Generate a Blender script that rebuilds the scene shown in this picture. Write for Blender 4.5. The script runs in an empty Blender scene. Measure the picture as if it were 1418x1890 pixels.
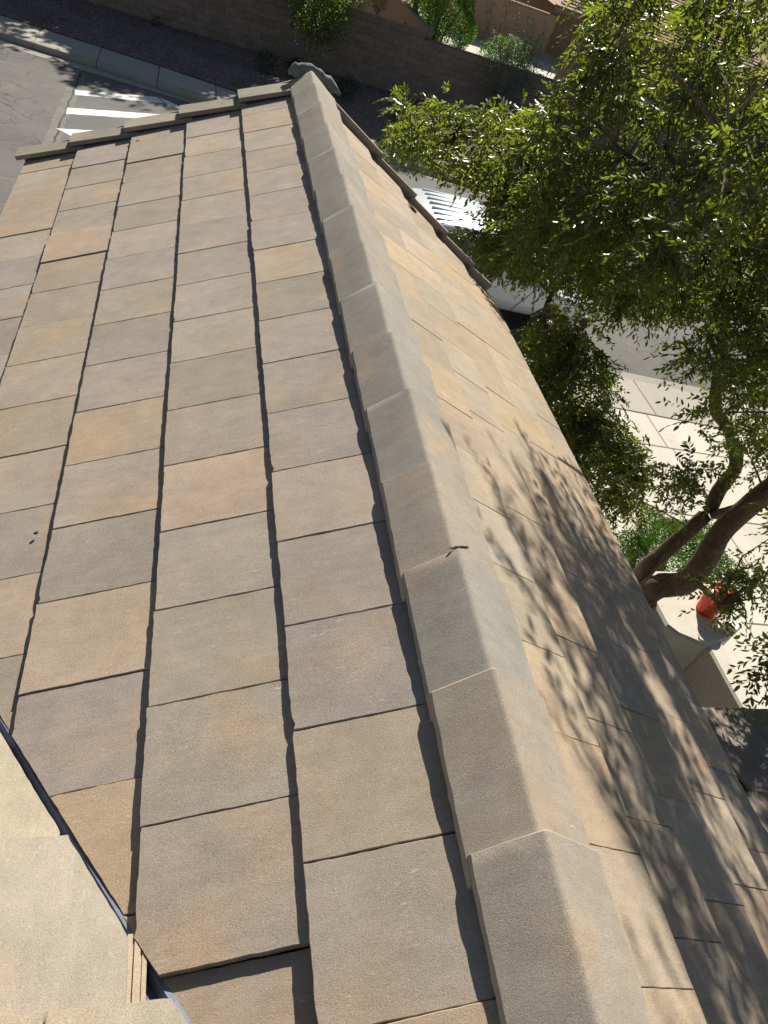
import bpy, bmesh, math, random
import numpy as np
from mathutils import Vector, Matrix
random.seed(7)
RNG = np.random.default_rng(11)
SC = bpy.context.scene
COL = SC.collection

# ------------------------------------------------------------------ camera
CAM_R = ((0.9426311, -0.1586274, 0.2937412), (-0.0999964, 0.7053310, 0.7017898), (0.3185079, 0.6909019, -0.6490048))
cd = bpy.data.cameras.new('camera'); cam = bpy.data.objects.new('camera', cd); COL.objects.link(cam)
r_, u_, f_ = CAM_R
cam.matrix_world = Matrix(((r_[0], u_[0], -f_[0], -0.8238), (r_[1], u_[1], -f_[1], -0.3366), (r_[2], u_[2], -f_[2], 1.3631), (0, 0, 0, 1)))
cd.sensor_fit = 'VERTICAL'; cd.sensor_height = 36.0; cd.lens = 36.0 * 1385.95 / 1890.0
cd.clip_start = 0.05; cd.clip_end = 800
SC.camera = cam

# ------------------------------------------------------------------ light
SUN = Vector((0.45, 1.18, 1.0)).normalized()
w = bpy.data.worlds.new('World'); SC.world = w; w.use_nodes = True
nt = w.node_tree; nt.nodes.clear()
sky = nt.nodes.new('ShaderNodeTexSky'); sky.sky_type = 'NISHITA'; sky.sun_disc = False
sky.sun_elevation = math.asin(SUN.z); sky.sun_rotation = math.atan2(SUN.x, SUN.y)
bg = nt.nodes.new('ShaderNodeBackground'); bg.inputs[1].default_value = 0.042
out = nt.nodes.new('ShaderNodeOutputWorld')
nt.links.new(sky.outputs[0], bg.inputs[0]); nt.links.new(bg.outputs[0], out.inputs[0])
sd = bpy.data.lights.new('sun', 'SUN'); sd.energy = 5.0; sd.angle = math.radians(0.53); sd.color = (1.0, 0.93, 0.82)
so = bpy.data.objects.new('sun', sd); COL.objects.link(so)
so.rotation_mode = 'QUATERNION'; so.rotation_quaternion = SUN.to_track_quat('Z', 'Y'); so.location = (6, 20, 18)
SC.view_settings.view_transform = 'Standard'; SC.view_settings.look = 'None'
SC.view_settings.exposure = 0.62; SC.view_settings.gamma = 1.0; SC.view_settings.use_curve_mapping = False

# ------------------------------------------------------------------ helpers
def tag(o, label=None, cat=None, group=None, kind=None):
    if label: o['label'] = label
    if cat: o['category'] = cat
    if group: o['group'] = group
    if kind: o['kind'] = kind
    return o
def empty(name, loc=(0, 0, 0)):
    o = bpy.data.objects.new(name, None); COL.objects.link(o); o.location = loc; o.empty_display_size = .2
    return o
WM = {}
def link(name, me, parent=None, mw=None):
    o = bpy.data.objects.new(name, me); COL.objects.link(o)
    if mw is not None: o.matrix_basis = mw
    WM[o.name] = (mw or Matrix.Identity(4)).copy()
    if parent is not None:
        pw = WM[parent.name] if parent.name in WM else Matrix.Translation(parent.location)
        o.parent = parent; o.matrix_parent_inverse = pw.inverted()
    return o
def mesh(name, vs, fs, mat, smooth=False):
    me = bpy.data.meshes.new(name); me.from_pydata([tuple(v) for v in vs], [], [tuple(f) for f in fs]); me.update()
    if mat: me.materials.append(mat)
    if smooth: me.shade_smooth()
    return me
def obj(name, vs, fs, mat, parent=None, smooth=False):
    return link(name, mesh(name, vs, fs, mat, smooth), parent)
class MB:
    def __init__(s): s.v = []; s.f = []
    def add(s, vs, fs):
        n = len(s.v); s.v += [tuple(v) for v in vs]; s.f += [tuple(i + n for i in f) for f in fs]; return s
    def box(s, a, b, bev=0.0):
        (x0, y0, z0), (x1, y1, z1) = a, b
        if bev <= 0:
            vs = [(x, y, z) for z in (z0, z1) for y in (y0, y1) for x in (x0, x1)]
            return s.add(vs, [(0, 2, 3, 1), (4, 5, 7, 6), (0, 1, 5, 4), (2, 6, 7, 3), (0, 4, 6, 2), (1, 3, 7, 5)])
        return s.prism([(x0, y0), (x1, y0), (x1, y1), (x0, y1)], z0, z1, bev)
    def prism(s, poly, z0, z1, bev=0.0):
        n = len(poly)
        ar = sum(poly[i][0] * poly[(i + 1) % n][1] - poly[(i + 1) % n][0] * poly[i][1] for i in range(n))
        if ar < 0: poly = poly[::-1]
        rings = [(poly, z0)]
        if bev > 0:
            rings.append((poly, z1 - bev)); rings.append((inset(poly, bev), z1))
        else: rings.append((poly, z1))
        vs = []; fs = []
        for P, z in rings: vs += [(x, y, z) for x, y in P]
        for r in range(len(rings) - 1):
            for i in range(n):
                j = (i + 1) % n; fs.append((r * n + i, r * n + j, (r + 1) * n + j, (r + 1) * n + i))
        fs.append(tuple(range((len(rings) - 1) * n, len(rings) * n))); fs.append(tuple(range(n - 1, -1, -1)))
        return s.add(vs, fs)
    def tube(s, pts, rad, n=8, cap=True):
        pts = [Vector(p) for p in pts]; rings = []
        up = Vector((0.13, 0.21, 1)).normalized()
        for i, p in enumerate(pts):
            t = (pts[min(i + 1, len(pts) - 1)] - pts[max(i - 1, 0)]).normalized()
            a = t.cross(up)
            if a.length < .1: a = t.cross(Vector((1, 0, 0)))
            a.normalize(); b = t.cross(a).normalized(); r = rad[i] if hasattr(rad, '__len__') else rad
            rings.append([p + a * math.cos(k * 2 * math.pi / n) * r + b * math.sin(k * 2 * math.pi / n) * r for k in range(n)])
        vs = [v for R in rings for v in R]; fs = []
        for i in range(len(pts) - 1):
            for k in range(n):
                fs.append((i * n + k, i * n + (k + 1) % n, (i + 1) * n + (k + 1) % n, (i + 1) * n + k))
        if cap: fs.append(tuple(range(n - 1, -1, -1))); fs.append(tuple(range((len(pts) - 1) * n, len(pts) * n)))
        return s.add(vs, fs)
    def build(s, name, mat, parent=None, smooth=False): return obj(name, s.v, s.f, mat, parent, smooth)
def inset(poly, d):
    n = len(poly); out = []
    for i in range(n):
        a = Vector(poly[i - 1]); b = Vector(poly[i]); c = Vector(poly[(i + 1) % n])
        e1 = (b - a); e2 = (c - b)
        if e1.length < 1e-6 or e2.length < 1e-6: out.append(tuple(b)); continue
        e1.normalize(); e2.normalize()
        n1 = Vector((-e1.y, e1.x)); n2 = Vector((-e2.y, e2.x)); m = n1 + n2
        if m.length < .2: out.append(tuple(b + n1 * d)); continue
        m.normalize(); k = d / max(.35, m.dot(n1)); out.append(tuple(b + m * k))
    return out

# ------------------------------------------------------------------ materials
def newmat(name):
    m = bpy.data.materials.new(name); m.use_nodes = True; nt = m.node_tree; nt.nodes.clear()
    return m, nt, nt.nodes, nt.links
class NG:
    """small node-graph helper"""
    def __init__(s, name):
        s.m, s.nt, s.N, s.L = newmat(name)
        s.out = s.N.new('ShaderNodeOutputMaterial'); s.b = s.N.new('ShaderNodeBsdfPrincipled')
        s.L.new(s.b.outputs[0], s.out.inputs[0])
        s.tc = s.N.new('ShaderNodeTexCoord')
    def set(s, sock, v):
        if isinstance(v, bpy.types.NodeSocket): s.L.new(v, sock)
        elif isinstance(v, (tuple, list)) and len(v) == 3 and len(getattr(sock, 'default_value', (0,) * 4)) == 4: sock.default_value = (*v, 1)
        else: sock.default_value = v
    def math(s, op, a, b=0.0, c=None, clamp=False):
        n = s.N.new('ShaderNodeMath'); n.operation = op; n.use_clamp = clamp; s.set(n.inputs[0], a); s.set(n.inputs[1], b)
        if c is not None: s.set(n.inputs[2], c)
        return n.outputs[0]
    def noise(s, co, scale, detail=4, rough=.6, w=None, dist=0):
        n = s.N.new('ShaderNodeTexNoise'); n.noise_dimensions = '4D' if w is not None else '3D'
        s.L.new(co, n.inputs['Vector']); n.inputs['Scale'].default_value = scale; n.inputs['Detail'].default_value = detail
        n.inputs['Roughness'].default_value = rough; n.inputs['Distortion'].default_value = dist
        if w is not None: s.set(n.inputs['W'], w)
        return n.outputs['Fac']
    def voro(s, co, scale, feature='F1', out='Distance', rnd=1.0):
        n = s.N.new('ShaderNodeTexVoronoi'); n.feature = feature; s.L.new(co, n.inputs['Vector']); n.inputs['Scale'].default_value = scale
        n.inputs['Randomness'].default_value = rnd
        return n.outputs[out]
    def ramp(s, v, stops):
        n = s.N.new('ShaderNodeValToRGB'); s.set(n.inputs[0], v); e = n.color_ramp.elements
        while len(e) < len(stops): e.new(.5)
        for i, (p, c) in enumerate(stops):
            e[i].position = p; e[i].color = (*c, 1) if hasattr(c, '__len__') else (c, c, c, 1)
        return n.outputs[0]
    def mr(s, v, a, b, c=0.0, d=1.0):
        n = s.N.new('ShaderNodeMapRange'); s.set(n.inputs[0], v); n.inputs[1].default_value = a; n.inputs[2].default_value = b
        n.inputs[3].default_value = c; n.inputs[4].default_value = d; return n.outputs[0]
    def mix(s, f, a, b, mode='MIX'):
        n = s.N.new('ShaderNodeMix'); n.data_type = 'RGBA'; n.blend_type = mode; n.clamp_factor = True
        s.set(n.inputs[0], f); s.set(n.inputs[6], a); s.set(n.inputs[7], b); return n.outputs[2]
    def mapping(s, co, scale=(1, 1, 1), rot=(0, 0, 0)):
        n = s.N.new('ShaderNodeMapping'); s.L.new(co, n.inputs[0]); n.inputs['Scale'].default_value = scale; n.inputs['Rotation'].default_value = rot
        return n.outputs[0]
    def oinfo(s):
        if not hasattr(s, '_oi'): s._oi = s.N.new('ShaderNodeObjectInfo')
        return s._oi
    def bump(s, h, strength, dist, prev=None):
        n = s.N.new('ShaderNodeBump'); n.inputs['Strength'].default_value = strength; n.inputs['Distance'].default_value = dist
        s.L.new(h, n.inputs['Height'])
        if prev is not None: s.L.new(prev, n.inputs['Normal'])
        return n.outputs[0]
    def fin(s, col, rough=.9, normal=None, spec=.3, **k):
        s.set(s.b.inputs['Base Color'], col); s.set(s.b.inputs['Roughness'], rough); s.b.inputs['Specular IOR Level'].default_value = spec
        if normal is not None: s.L.new(normal, s.b.inputs['Normal'])
        for kk, v in k.items(): s.set(s.b.inputs[kk.replace('_', ' ')], v)
        return s.m
def plain(name, col, rough=.8, spec=.3, nscale=30, namp=.25, bump=.2, bdist=.003, **k):
    g = NG(name); co = g.tc.outputs['Object']
    n = g.noise(co, nscale, 5); big = g.noise(co, nscale / 9, 3)
    v = g.math('ADD', g.mr(n, .3, .7, 1 - namp, 1 + namp), g.mr(big, .3, .7, -namp * .5, namp * .5))
    c = g.mix(1.0, col, v, 'MULTIPLY')
    return g.fin(c, rough, g.bump(n, bump, bdist) if bump else None, spec, **k)

def tile_material():
    g = NG('concrete_roof_tile'); oi = g.oinfo(); co = g.tc.outputs['Object']; rnd = oi.outputs['Random']
    w = g.math('MULTIPLY', rnd, 57.0)
    big = g.noise(co, 4.5, 4, .55, w); mid = g.noise(co, 16, 5, .6, w)
    st = g.noise(g.mapping(co, (1.0, 5.0, 1)), 9, 4, .6, w)        # faint extrusion streaks along the tile
    fine = g.noise(co, 420, 3, .7, w); grain = g.noise(co, 1100, 2, .6, w)
    base = oi.outputs['Color']
    v = g.math('ADD', g.mr(big, .3, .7, -.10, .10), g.mr(mid, .3, .7, -.07, .07))
    v = g.math('ADD', v, g.mr(st, .3, .7, -.07, .07)); v = g.math('ADD', v, g.mr(fine, .34, .66, -.25, .25)); v = g.math('ADD', v, g.mr(grain, .3, .7, -.16, .16))
    v = g.math('ADD', v, 1.0)
    c = g.mix(1.0, base, v, 'MULTIPLY')
    # ochre blush in the middle of some tiles
    bl = g.noise(co, 2.8, 2, .5, g.math('ADD', w, 9.0))
    c = g.mix(g.mr(bl, .52, .72, 0, .60), c, g.mix(1.0, (.46, .325, .205), v, 'MULTIPLY'))
    # grey bloom
    gr = g.noise(co, 3.3, 3, .6, g.math('ADD', w, 23.0))
    c = g.mix(g.mr(gr, .5, .72, 0, .5), c, g.mix(1.0, (.33, .29, .245), v, 'MULTIPLY'))
    # pale scuffs and scratches
    sc = g.noise(g.mapping(co, (1.2, 6, 1), (0, 0, .9)), 26, 6, .75, g.math('ADD', w, 3.0), dist=.6)
    scm = g.noise(co, 7, 3, .6, g.math('ADD', w, 41.0))
    sf = g.math('MULTIPLY', g.mr(sc, .565, .66, 0, .9), g.mr(scm, .49, .62, 0, 1))
    c = g.mix(sf, c, (.56, .52, .45))
    wsp = g.voro(co, 210); ws = g.math('MULTIPLY', g.mr(wsp, .10, .16, 1, 0), g.mr(g.noise(co, 60, 2, .5, w), .55, .7, 0, .8))
    c = g.mix(ws, c, (.6, .56, .5))
    # dark specks / pits
    vp = g.voro(co, 75); pit = g.mr(vp, .05, .08, 1, 0); pm = g.mr(g.noise(co, 18, 2, .5, w), .62, .68, 0, 1)
    pit = g.math('MULTIPLY', pit, pm); c = g.mix(g.math('MULTIPLY', pit, .75), c, (.06, .045, .035))
    h = g.math('ADD', g.math('MULTIPLY', fine, 1.0), g.math('MULTIPLY', grain, .5)); h = g.math('ADD', h, g.math('MULTIPLY', mid, .35))
    h = g.math('SUBTRACT', h, g.math('MULTIPLY', pit, 1.5))
    return g.fin(c, .93, g.bump(h, .7, .0022), .15)
M = {}
M['tile'] = tile_material()
M['mortar'] = plain('ridge_mortar', (.17, .185, .175), .85, .25, 60, .3, .5, .006)
M['felt'] = plain('roof_underlay', (.03, .028, .026), .95, .1)
M['valley'] = plain('valley_metal', (.13, .16, .21), .45, .5, 40, .3, .15, .002, Metallic=.2)
M['stucco'] = plain('house_stucco', (.42, .36, .28), .95, .15, 90, .15, .7, .004)
M['wall_stucco'] = plain('courtyard_stucco', (.56, .53, .45), .95, .15, 60, .14, .8, .006)
M['nstucco'] = plain('neighbour_stucco', (.33, .235, .165), .95, .15, 8, .12, .3, .004)
M['fascia'] = plain('fascia_paint', (.22, .17, .13), .7, .3)

def block_material():
    g = NG('concrete_block'); co = g.tc.outputs['Object']; oi = g.oinfo(); w = g.math('MULTIPLY', oi.outputs['Random'], 30)
    n = g.noise(co, 9, 5, .6, w); f = g.noise(co, 60, 3, .6, w)
    v = g.math('ADD', g.mr(n, .3, .7, .8, 1.18), g.mr(f, .3, .7, -.12, .12)); v = g.math('MULTIPLY', v, g.mr(oi.outputs['Random'], 0, 1, .86, 1.12))
    return g.fin(g.mix(1.0, (.27, .205, .16), v, 'MULTIPLY'), .95, g.bump(f, .6, .006), .15)
M['block'] = block_material()
M['joint'] = plain('wall_joint_mortar', (.16, .13, .11), .95, .1)

def asphalt_material():
    g = NG('road_asphalt'); co = g.tc.outputs['Object']
    f = g.noise(co, 140, 3, .7); m_ = g.noise(co, 1.1, 5, .6); big = g.noise(g.mapping(co, (.25, 1.2, 1), (0, 0, -.12)), .5, 4, .6)
    v = g.math('ADD', g.mr(f, .3, .7, .72, 1.25), g.math('ADD', g.mr(m_, .3, .7, -.12, .12), g.mr(big, .3, .7, -.14, .14)))
    c = g.mix(1.0, (.155, .15, .142), v, 'MULTIPLY')
    # alligator cracks in patches
    wob = g.N.new('ShaderNodeVectorMath'); wob.operation = 'ADD'
    nz = g.N.new('ShaderNodeTexNoise'); g.L.new(co, nz.inputs['Vector']); nz.inputs['Scale'].default_value = 2.2; nz.inputs['Detail'].default_value = 4
    sc = g.N.new('ShaderNodeVectorMath'); sc.operation = 'SCALE'; g.L.new(nz.outputs['Color'], sc.inputs[0]); sc.inputs['Scale'].default_value = .55
    g.L.new(co, wob.inputs[0]); g.L.new(sc.outputs[0], wob.inputs[1])
    e = g.voro(wob.outputs[0], 1.7, 'DISTANCE_TO_EDGE'); e2 = g.voro(wob.outputs[0], .42, 'DISTANCE_TO_EDGE')
    patch = g.mr(g.noise(co, .33, 2), .50, .60, 0, 1)
    cr = g.math('MULTIPLY', g.mr(e, .0, .028, 1, 0), patch); cr2 = g.math('MULTIPLY', g.mr(e2, .0, .008, 1, 0), g.mr(g.noise(co, .7, 3), .45, .55, 0, .8))
    cr = g.math('MAXIMUM', cr, cr2)
    c = g.mix(g.math('MULTIPLY', cr, .72), c, (.045, .045, .045))
    # wandering pale tyre scuffs
    tr = g.noise(g.mapping(co, (.09, 1.7, 1), (0, 0, .25)), 1.3, 4, .55, dist=.4)
    c = g.mix(g.mr(tr, .64, .70, 0, .35), c, (.27, .265, .25))
    h = g.math('SUBTRACT', f, g.math('MULTIPLY', cr, 2.0))
    return g.fin(c, .9, g.bump(h, .6, .006), .25)
M['asphalt'] = asphalt_material()
def concrete_material(name, col, fine=.1, stains=True):
    g = NG(name); co = g.tc.outputs['Object']; oi = g.oinfo(); w = g.math('MULTIPLY', oi.outputs['Random'], 13)
    n = g.noise(g.mapping(co, (1, .35, 1), (0, 0, .5)), 1.4, 6, .62, w, dist=.5); f = g.noise(co, 70, 4, .7, w)
    v = g.math('ADD', g.mr(n, .3, .7, .9, 1.08), g.mr(f, .3, .7, -fine, fine)); v = g.math('MULTIPLY', v, g.mr(oi.outputs['Random'], 0, 1, .93, 1.05))
    c = g.mix(1.0, col, v, 'MULTIPLY')
    st = g.noise(co, 3.1, 6, .7, g.math('ADD', w, 5.0)); c = g.mix(g.mr(st, .60, .74, 0, .3), c, (.17, .15, .12))
    return g.fin(c, .92, g.bump(f, .35, .004), .2)
M['drive'] = concrete_material('driveway_concrete', (.60, .565, .48), .06)
M['walk'] = concrete_material('sidewalk_concrete', (.42, .39, .335))
M['curb'] = concrete_material('curb_concrete', (.36, .335, .29))
M['dirt'] = plain('joint_dirt', (.10, .085, .065), .95, .1)
def gravel_material():
    g = NG('desert_gravel'); co = g.tc.outputs['Object']
    v1 = g.N.new('ShaderNodeTexVoronoi'); g.L.new(co, v1.inputs['Vector']); v1.inputs['Scale'].default_value = 22
    n = g.noise(co, .8, 4)
    c = g.ramp(v1.outputs['Color'], [(.0, (.10, .075, .065)), (.45, (.20, .15, .13)), (1, (.33, .26, .22))])
    c = g.mix(1.0, c, g.mr(n, .3, .7, .8, 1.15), 'MULTIPLY')
    return g.fin(c, .95, g.bump(v1.outputs['Distance'], 1.0, .03), .15)
M['gravel'] = gravel_material()
M['soil'] = plain('bare_ground', (.24, .185, .14), .95, .1, 3, .2)
M['paint'] = plain('road_paint', (.74, .74, .71), .7, .3, 14, .08, .3, .003)
M['bark'] = None
def bark_material():
    g = NG('tree_bark'); co = g.tc.outputs['Object']
    n = g.noise(g.mapping(co, (1, 1, .28)), 26, 6, .7, dist=1.2); p = g.noise(co, 5, 4)
    c = g.ramp(n, [(.25, (.05, .033, .023)), (.5, (.15, .105, .075)), (.8, (.28, .215, .16))])
    c = g.mix(g.mr(p, .52, .66, 0, .55), c, (.20, .165, .125))
    return g.fin(c, .9, g.bump(n, 1.0, .02), .2)
M['bark'] = bark_material()
M['twig'] = plain('twig_bark', (.20, .16, .11), .8, .3)
def leaf_material(name, col, trans, gloss=.45, spec=.5, var=.35, tmix=.45):
    g = NG(name); at = g.N.new('ShaderNodeAttribute'); at.attribute_name = 'tone'
    t = at.outputs['Fac']; co = g.tc.outputs['Object']
    v = g.math('ADD', g.mr(t, 0, 1, 1 - var, 1 + var), g.mr(g.noise(co, 3, 2), .3, .7, -.15, .15))
    c = g.mix(1.0, col, v, 'MULTIPLY'); ct = g.mix(1.0, trans, v, 'MULTIPLY')
    g.fin(c, gloss, None, spec)
    tr = g.N.new('ShaderNodeBsdfTranslucent'); g.L.new(ct, tr.inputs[0])
    mx = g.N.new('ShaderNodeMixShader'); mx.inputs[0].default_value = tmix
    g.L.new(g.b.outputs[0], mx.inputs[1]); g.L.new(tr.outputs[0], mx.inputs[2]); g.L.new(mx.outputs[0], g.out.inputs[0])
    return g.m
M['leaf'] = leaf_material('elm_leaf', (.024, .042, .015), (.29, .37, .026), .34, .6, .5, .42)
M['leaf_pale'] = leaf_material('small_tree_leaf', (.06, .10, .025), (.26, .36, .05), .4, .5)
M['hedge'] = leaf_material('hedge_leaf', (.05, .13, .02), (.22, .44, .04), .5, .3, .4, .4)
M['clipped'] = leaf_material('clipped_leaf', (.045, .115, .025), (.15, .30, .03), .5, .3, .4, .35)
M['silver'] = leaf_material('silver_shrub_leaf', (.20, .24, .18), (.24, .29, .16), .45, .5, .4, .3)
M['shrubdark'] = leaf_material('dark_shrub_leaf', (.03, .055, .025), (.10, .15, .04), .5, .4, .4, .3)
M['white_paint'] = plain('vehicle_white_paint', (.58, .64, .67), .22, .5, 2, .02, 0, .001, Coat_Weight=.6)
M['glass'] = plain('dark_window_glass', (.012, .016, .02), .06, .8, 2, .02, 0)
M['rubber'] = plain('tyre_rubber', (.02, .02, .02), .85, .2)
M['rim'] = plain('wheel_metal', (.35, .36, .37), .35, .5, 5, .1, 0, .001, Metallic=.8)
M['blackplastic'] = plain('black_plastic', (.02, .02, .022), .5, .4)
M['red'] = plain('red_plastic', (.72, .012, .012), .3, .5, 8, .05, 0)
M['redlid'] = plain('pale_red_plastic', (.74, .03, .025), .35, .5, 8, .05, 0)
M['carton'] = plain('white_carton', (.80, .80, .82), .55, .3, 8, .04, 0)
M['ink'] = plain('printed_grey_ink', (.42, .42, .46), .6, .3, 8, .05, 0)
M['inkdark'] = plain('printed_dark_ink', (.05, .04, .05), .6, .3, 8, .05, 0)
M['inkred'] = plain('printed_red_ink', (.35, .02, .03), .6, .3, 8, .05, 0)
M['lamp'] = plain('orange_lamp_lens', (.6, .2, .03), .2, .5, 8, .05, 0)
M['chair'] = plain('patio_metal', (.52, .50, .47), .5, .4)
M['clay'] = plain('clay_roof_tile', (.42, .27, .20), .85, .2, 12, .25)

GZ = -5.28          # pavement level; the road lies 0.15 lower
RZ = GZ - .15
# ================================================================== GROUND
def strip(name, A, B, z, mat, parent=None):
    vs = [(x, y, z) for x, y in A] + [(x, y, z) for x, y in B]; n = len(A)
    fs = [(i, i + 1, n + i + 1, n + i) for i in range(n - 1)]
    if (B[0][1] if B[0][1] != A[0][1] else 1) < A[0][1]: fs = [f[::-1] for f in fs]
    return obj(name, vs, fs, mat, parent)
def lerp_y(P, x):
    for (x0, y0), (x1, y1) in zip(P, P[1:]):
        if x <= x1: return y0 + (y1 - y0) * (x - x0) / (x1 - x0)
    return P[-1][1]
XS = [-70, -40, -20, -12, -8, -5, -3, -1.5, 0, 2, 4, 5.5, 7, 9, 12, 16, 22, 30, 45, 80]
NEARG = [(-70, 26), (-20, 17.2), (-12, 15.3), (-5, 13.7), (-2, 13.0), (2, 12.45), (5.5, 12.12), (8.2, 12.04), (10.9, 11.94), (30, 11.3), (80, 10)]     # asphalt / near gutter
FARG = [(-70, 33), (-20, 25.2), (-5.06, 22.37), (-3.14, 22.08), (-1.3, 21.92), (-.29, 21.77), (2, 21.4), (5.15, 20.93), (7, 20.75), (20, 19.8), (80, 18)]
FCB = [(-70, 33.4), (-20, 25.6), (-5.13, 22.80), (-2.82, 22.53), (-1.36, 22.25), (-.3, 22.14), (2, 21.72), (5.1, 21.2), (7, 21.0), (20, 20.1), (80, 18.3)]
FSO = [(-70, 35), (-20, 27.0), (-5.38, 24.24), (-2.85, 23.9), (-1.3, 23.68), (-.34, 23.5), (2, 23.0), (4.76, 22.35), (7.8, 22.05), (20, 21.4), (80, 19.8)]
near = [(x, lerp_y(NEARG, x)) for x in XS]; farg = [(x, lerp_y(FARG, x)) for x in XS]
fcb = [(x, lerp_y(FCB, x)) for x in XS]; fso = [(x, lerp_y(FSO, x)) for x in XS]
tag(obj('ground', [(-300, -300, RZ - .06), (300, -300, RZ - .06), (300, 400, RZ - .06), (-300, 400, RZ - .06)], [(0, 1, 2, 3)], M['soil']), kind='structure')
tag(strip('road', near, farg, RZ, M['asphalt']), kind='structure')
# near side: gutter apron sloping up from the road, then the pavement and the drive
nb = [(x, y - .52) for x, y in near]
o = obj('near_gutter', [(x, y, RZ + .004) for x, y in near] + [(x, y - .3, RZ - .006) for x, y in near] + [(x, y - .52, GZ - .01) for x, y in near],
        [(k * 20 + i, (k + 1) * 20 + i, (k + 1) * 20 + i + 1, k * 20 + i + 1) for k in range(2) for i in range(19)], M['curb']); tag(o, kind='structure')
tag(strip('front_yard', [(x, -30) for x in XS], [(x, y - .5) for x, y in near], GZ - .05, M['dirt']), kind='structure')
# far side gutter, kerb face, verge
tag(strip('far_gutter', farg, [(x, y - .02) for x, y in fcb], RZ + .006, M['curb']), kind='structure')
tag(strip('gravel_verge', [(x, y + .1) for x, y in fso], [(x, max(29.2, y + 5.6)) for x, y in fso], GZ - .01, M['gravel']), kind='structure')
tag(obj('far_yards', [(-80, 29, GZ - .03), (90, 29, GZ - .03), (140, 160, GZ - .03), (-120, 160, GZ - .03)], [(0, 1, 2, 3)], M['soil']), kind='structure')

def slab(parent, poly, z0, z1, mat, name='slab', bev=.012):
    mb = MB(); mb.prism(poly, z0, z1, bev); return mb.build(name, mat, parent)
fsw = empty('far_sidewalk', (0, 23, GZ)); tag(fsw, kind='structure')
fk = empty('far_kerb', (0, 22, GZ)); tag(fk, kind='structure')
x = -14.0 - .06; P5 = []
while x < 18: P5.append(x); x += 1.53
P5 = [q + (-4.35 - min(P5, key=lambda a: abs(a + 4.35))) for q in P5]
for a, b in zip(P5, P5[1:]):
    a2, b2 = a + .008, b - .008; c0, c1 = lerp_y(FCB, a2), lerp_y(FCB, b2); d0, d1 = lerp_y(FSO, a2), lerp_y(FSO, b2)
    slab(fsw, [(a2, c0 + .17), (b2, c1 + .17), (b2, d1), (a2, d0)], GZ - .1, GZ, M['walk'])
    # kerb segment with rounded nose
    prof = [(0, -.2), (-.012, -.035), (.005, -.012), (.03, 0.0), (.165, .0), (.165, -.2)]
    vs = [(a2, c0 + p[0], GZ + p[1] + .001) for p in prof] + [(b2, c1 + p[0], GZ + p[1] + .001) for p in prof]; n = len(prof)
    fs = [(i, (i + 1) % n, n + (i + 1) % n, n + i) for i in range(n)] + [tuple(range(n - 1, -1, -1)), tuple(range(n, 2 * n))]
    obj('kerb_stone', vs, fs, M['curb'], fk)
    MBx = None
strip('kerb_run', [(x, y - .0) for x, y in fcb if x <= -14], [(x, y + 1.3) for x, y in fcb if x <= -14], GZ - .004, M['walk'], fsw)
strip('kerb_run', [(x, y - .0) for x, y in fcb if x >= 16], [(x, y + 1.3) for x, y in fcb if x >= 16], GZ - .004, M['walk'], fsw)
# near sidewalk slabs
nsw = empty('near_sidewalk', (6, 11, GZ)); tag(nsw, kind='structure')
px = -12.3
while px < 22:
    a, b = px + .006, px + 1.75 - .006; y0, y1 = lerp_y(NEARG, a) - .52, lerp_y(NEARG, b) - .52
    slab(nsw, [(a, y0 - 1.2), (b, y1 - 1.2), (b, y1 - .005), (a, y0 - .005)], GZ - .1, GZ, M['walk'])
    px += 1.75
# driveway slabs
dr = empty('driveway', (8, 6, GZ)); tag(dr, kind='structure')
yr = [10.28, 9.28, 7.44, 5.2, 3.0, .8, -1.6, -4]
xr = [3.2, 4.95, 6.7, 8.55, 10.25, 12.0, 13.8, 15.6]
for j in range(len(yr) - 1):
    for i in range(len(xr) - 1):
        e = .007; sh = (-.10 if j == 0 else 0)
        t0, t1 = yr[j] + .06 * (8 - xr[i]) / 4, yr[j] + .06 * (8 - xr[i + 1]) / 4; b0, b1 = yr[j + 1] + .06 * (8 - xr[i]) / 4, yr[j + 1] + .06 * (8 - xr[i + 1]) / 4
        if j == 0: t0, t1 = lerp_y(NEARG, xr[i]) - 1.735, lerp_y(NEARG, xr[i + 1]) - 1.735
        slab(dr, [(xr[i] + e + sh, b0 + e), (xr[i + 1] - e + sh, b1 + e), (xr[i + 1] - e + sh, t1 - e), (xr[i] + e + sh, t0 - e)], GZ - .1, GZ - .002, M['drive'])
# painted hatch marks
mk = empty('road_hatching', (-2, 20, RZ)); tag(mk, 'white painted hatch stripes on the grey asphalt beside the far kerb', 'road marking')
for P in ([(-3.09, 20.52), (-1.26, 21.56), (-1.05, 21.23), (-3.06, 20.18)], [(-1.22, 21.60), (-.05, 21.03), (-.1, 20.66), (-1.0, 21.22)],
          [(-3.11, 19.21), (-1.0, 20.42), (-.9, 20.08), (-3.09, 18.81)], [(-3.16, 17.83), (-.9, 19.1), (-.9, 18.6), (-2.72, 17.55)]):
    sub = []
    for i in range(4):
        A = Vector(P[i]); B = Vector(P[(i + 1) % 4]); n = max(2, int((B - A).length / .12)); nn = Vector((-(B - A).y, (B - A).x)).normalized()
        sub += [tuple(A + (B - A) * k / n + nn * random.uniform(-.014, .014)) for k in range(n)]
    vs = [(q[0], q[1], RZ + .004) for q in sub]
    o = obj('stripe', vs, [tuple(range(len(vs)))], M['paint'], mk)
    if o.data.polygons[0].normal.z < 0: o.data.flip_normals()
seam = []
ys = np.linspace(12.9, 21.9, 60)
L = [(-3.12 + random.uniform(-.025, .025), y) for y in ys]
vs = [(x - random.uniform(.012, .028), y, RZ + .003) for x, y in L] + [(x + random.uniform(.012, .028), y, RZ + .003) for x, y in L]
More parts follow.
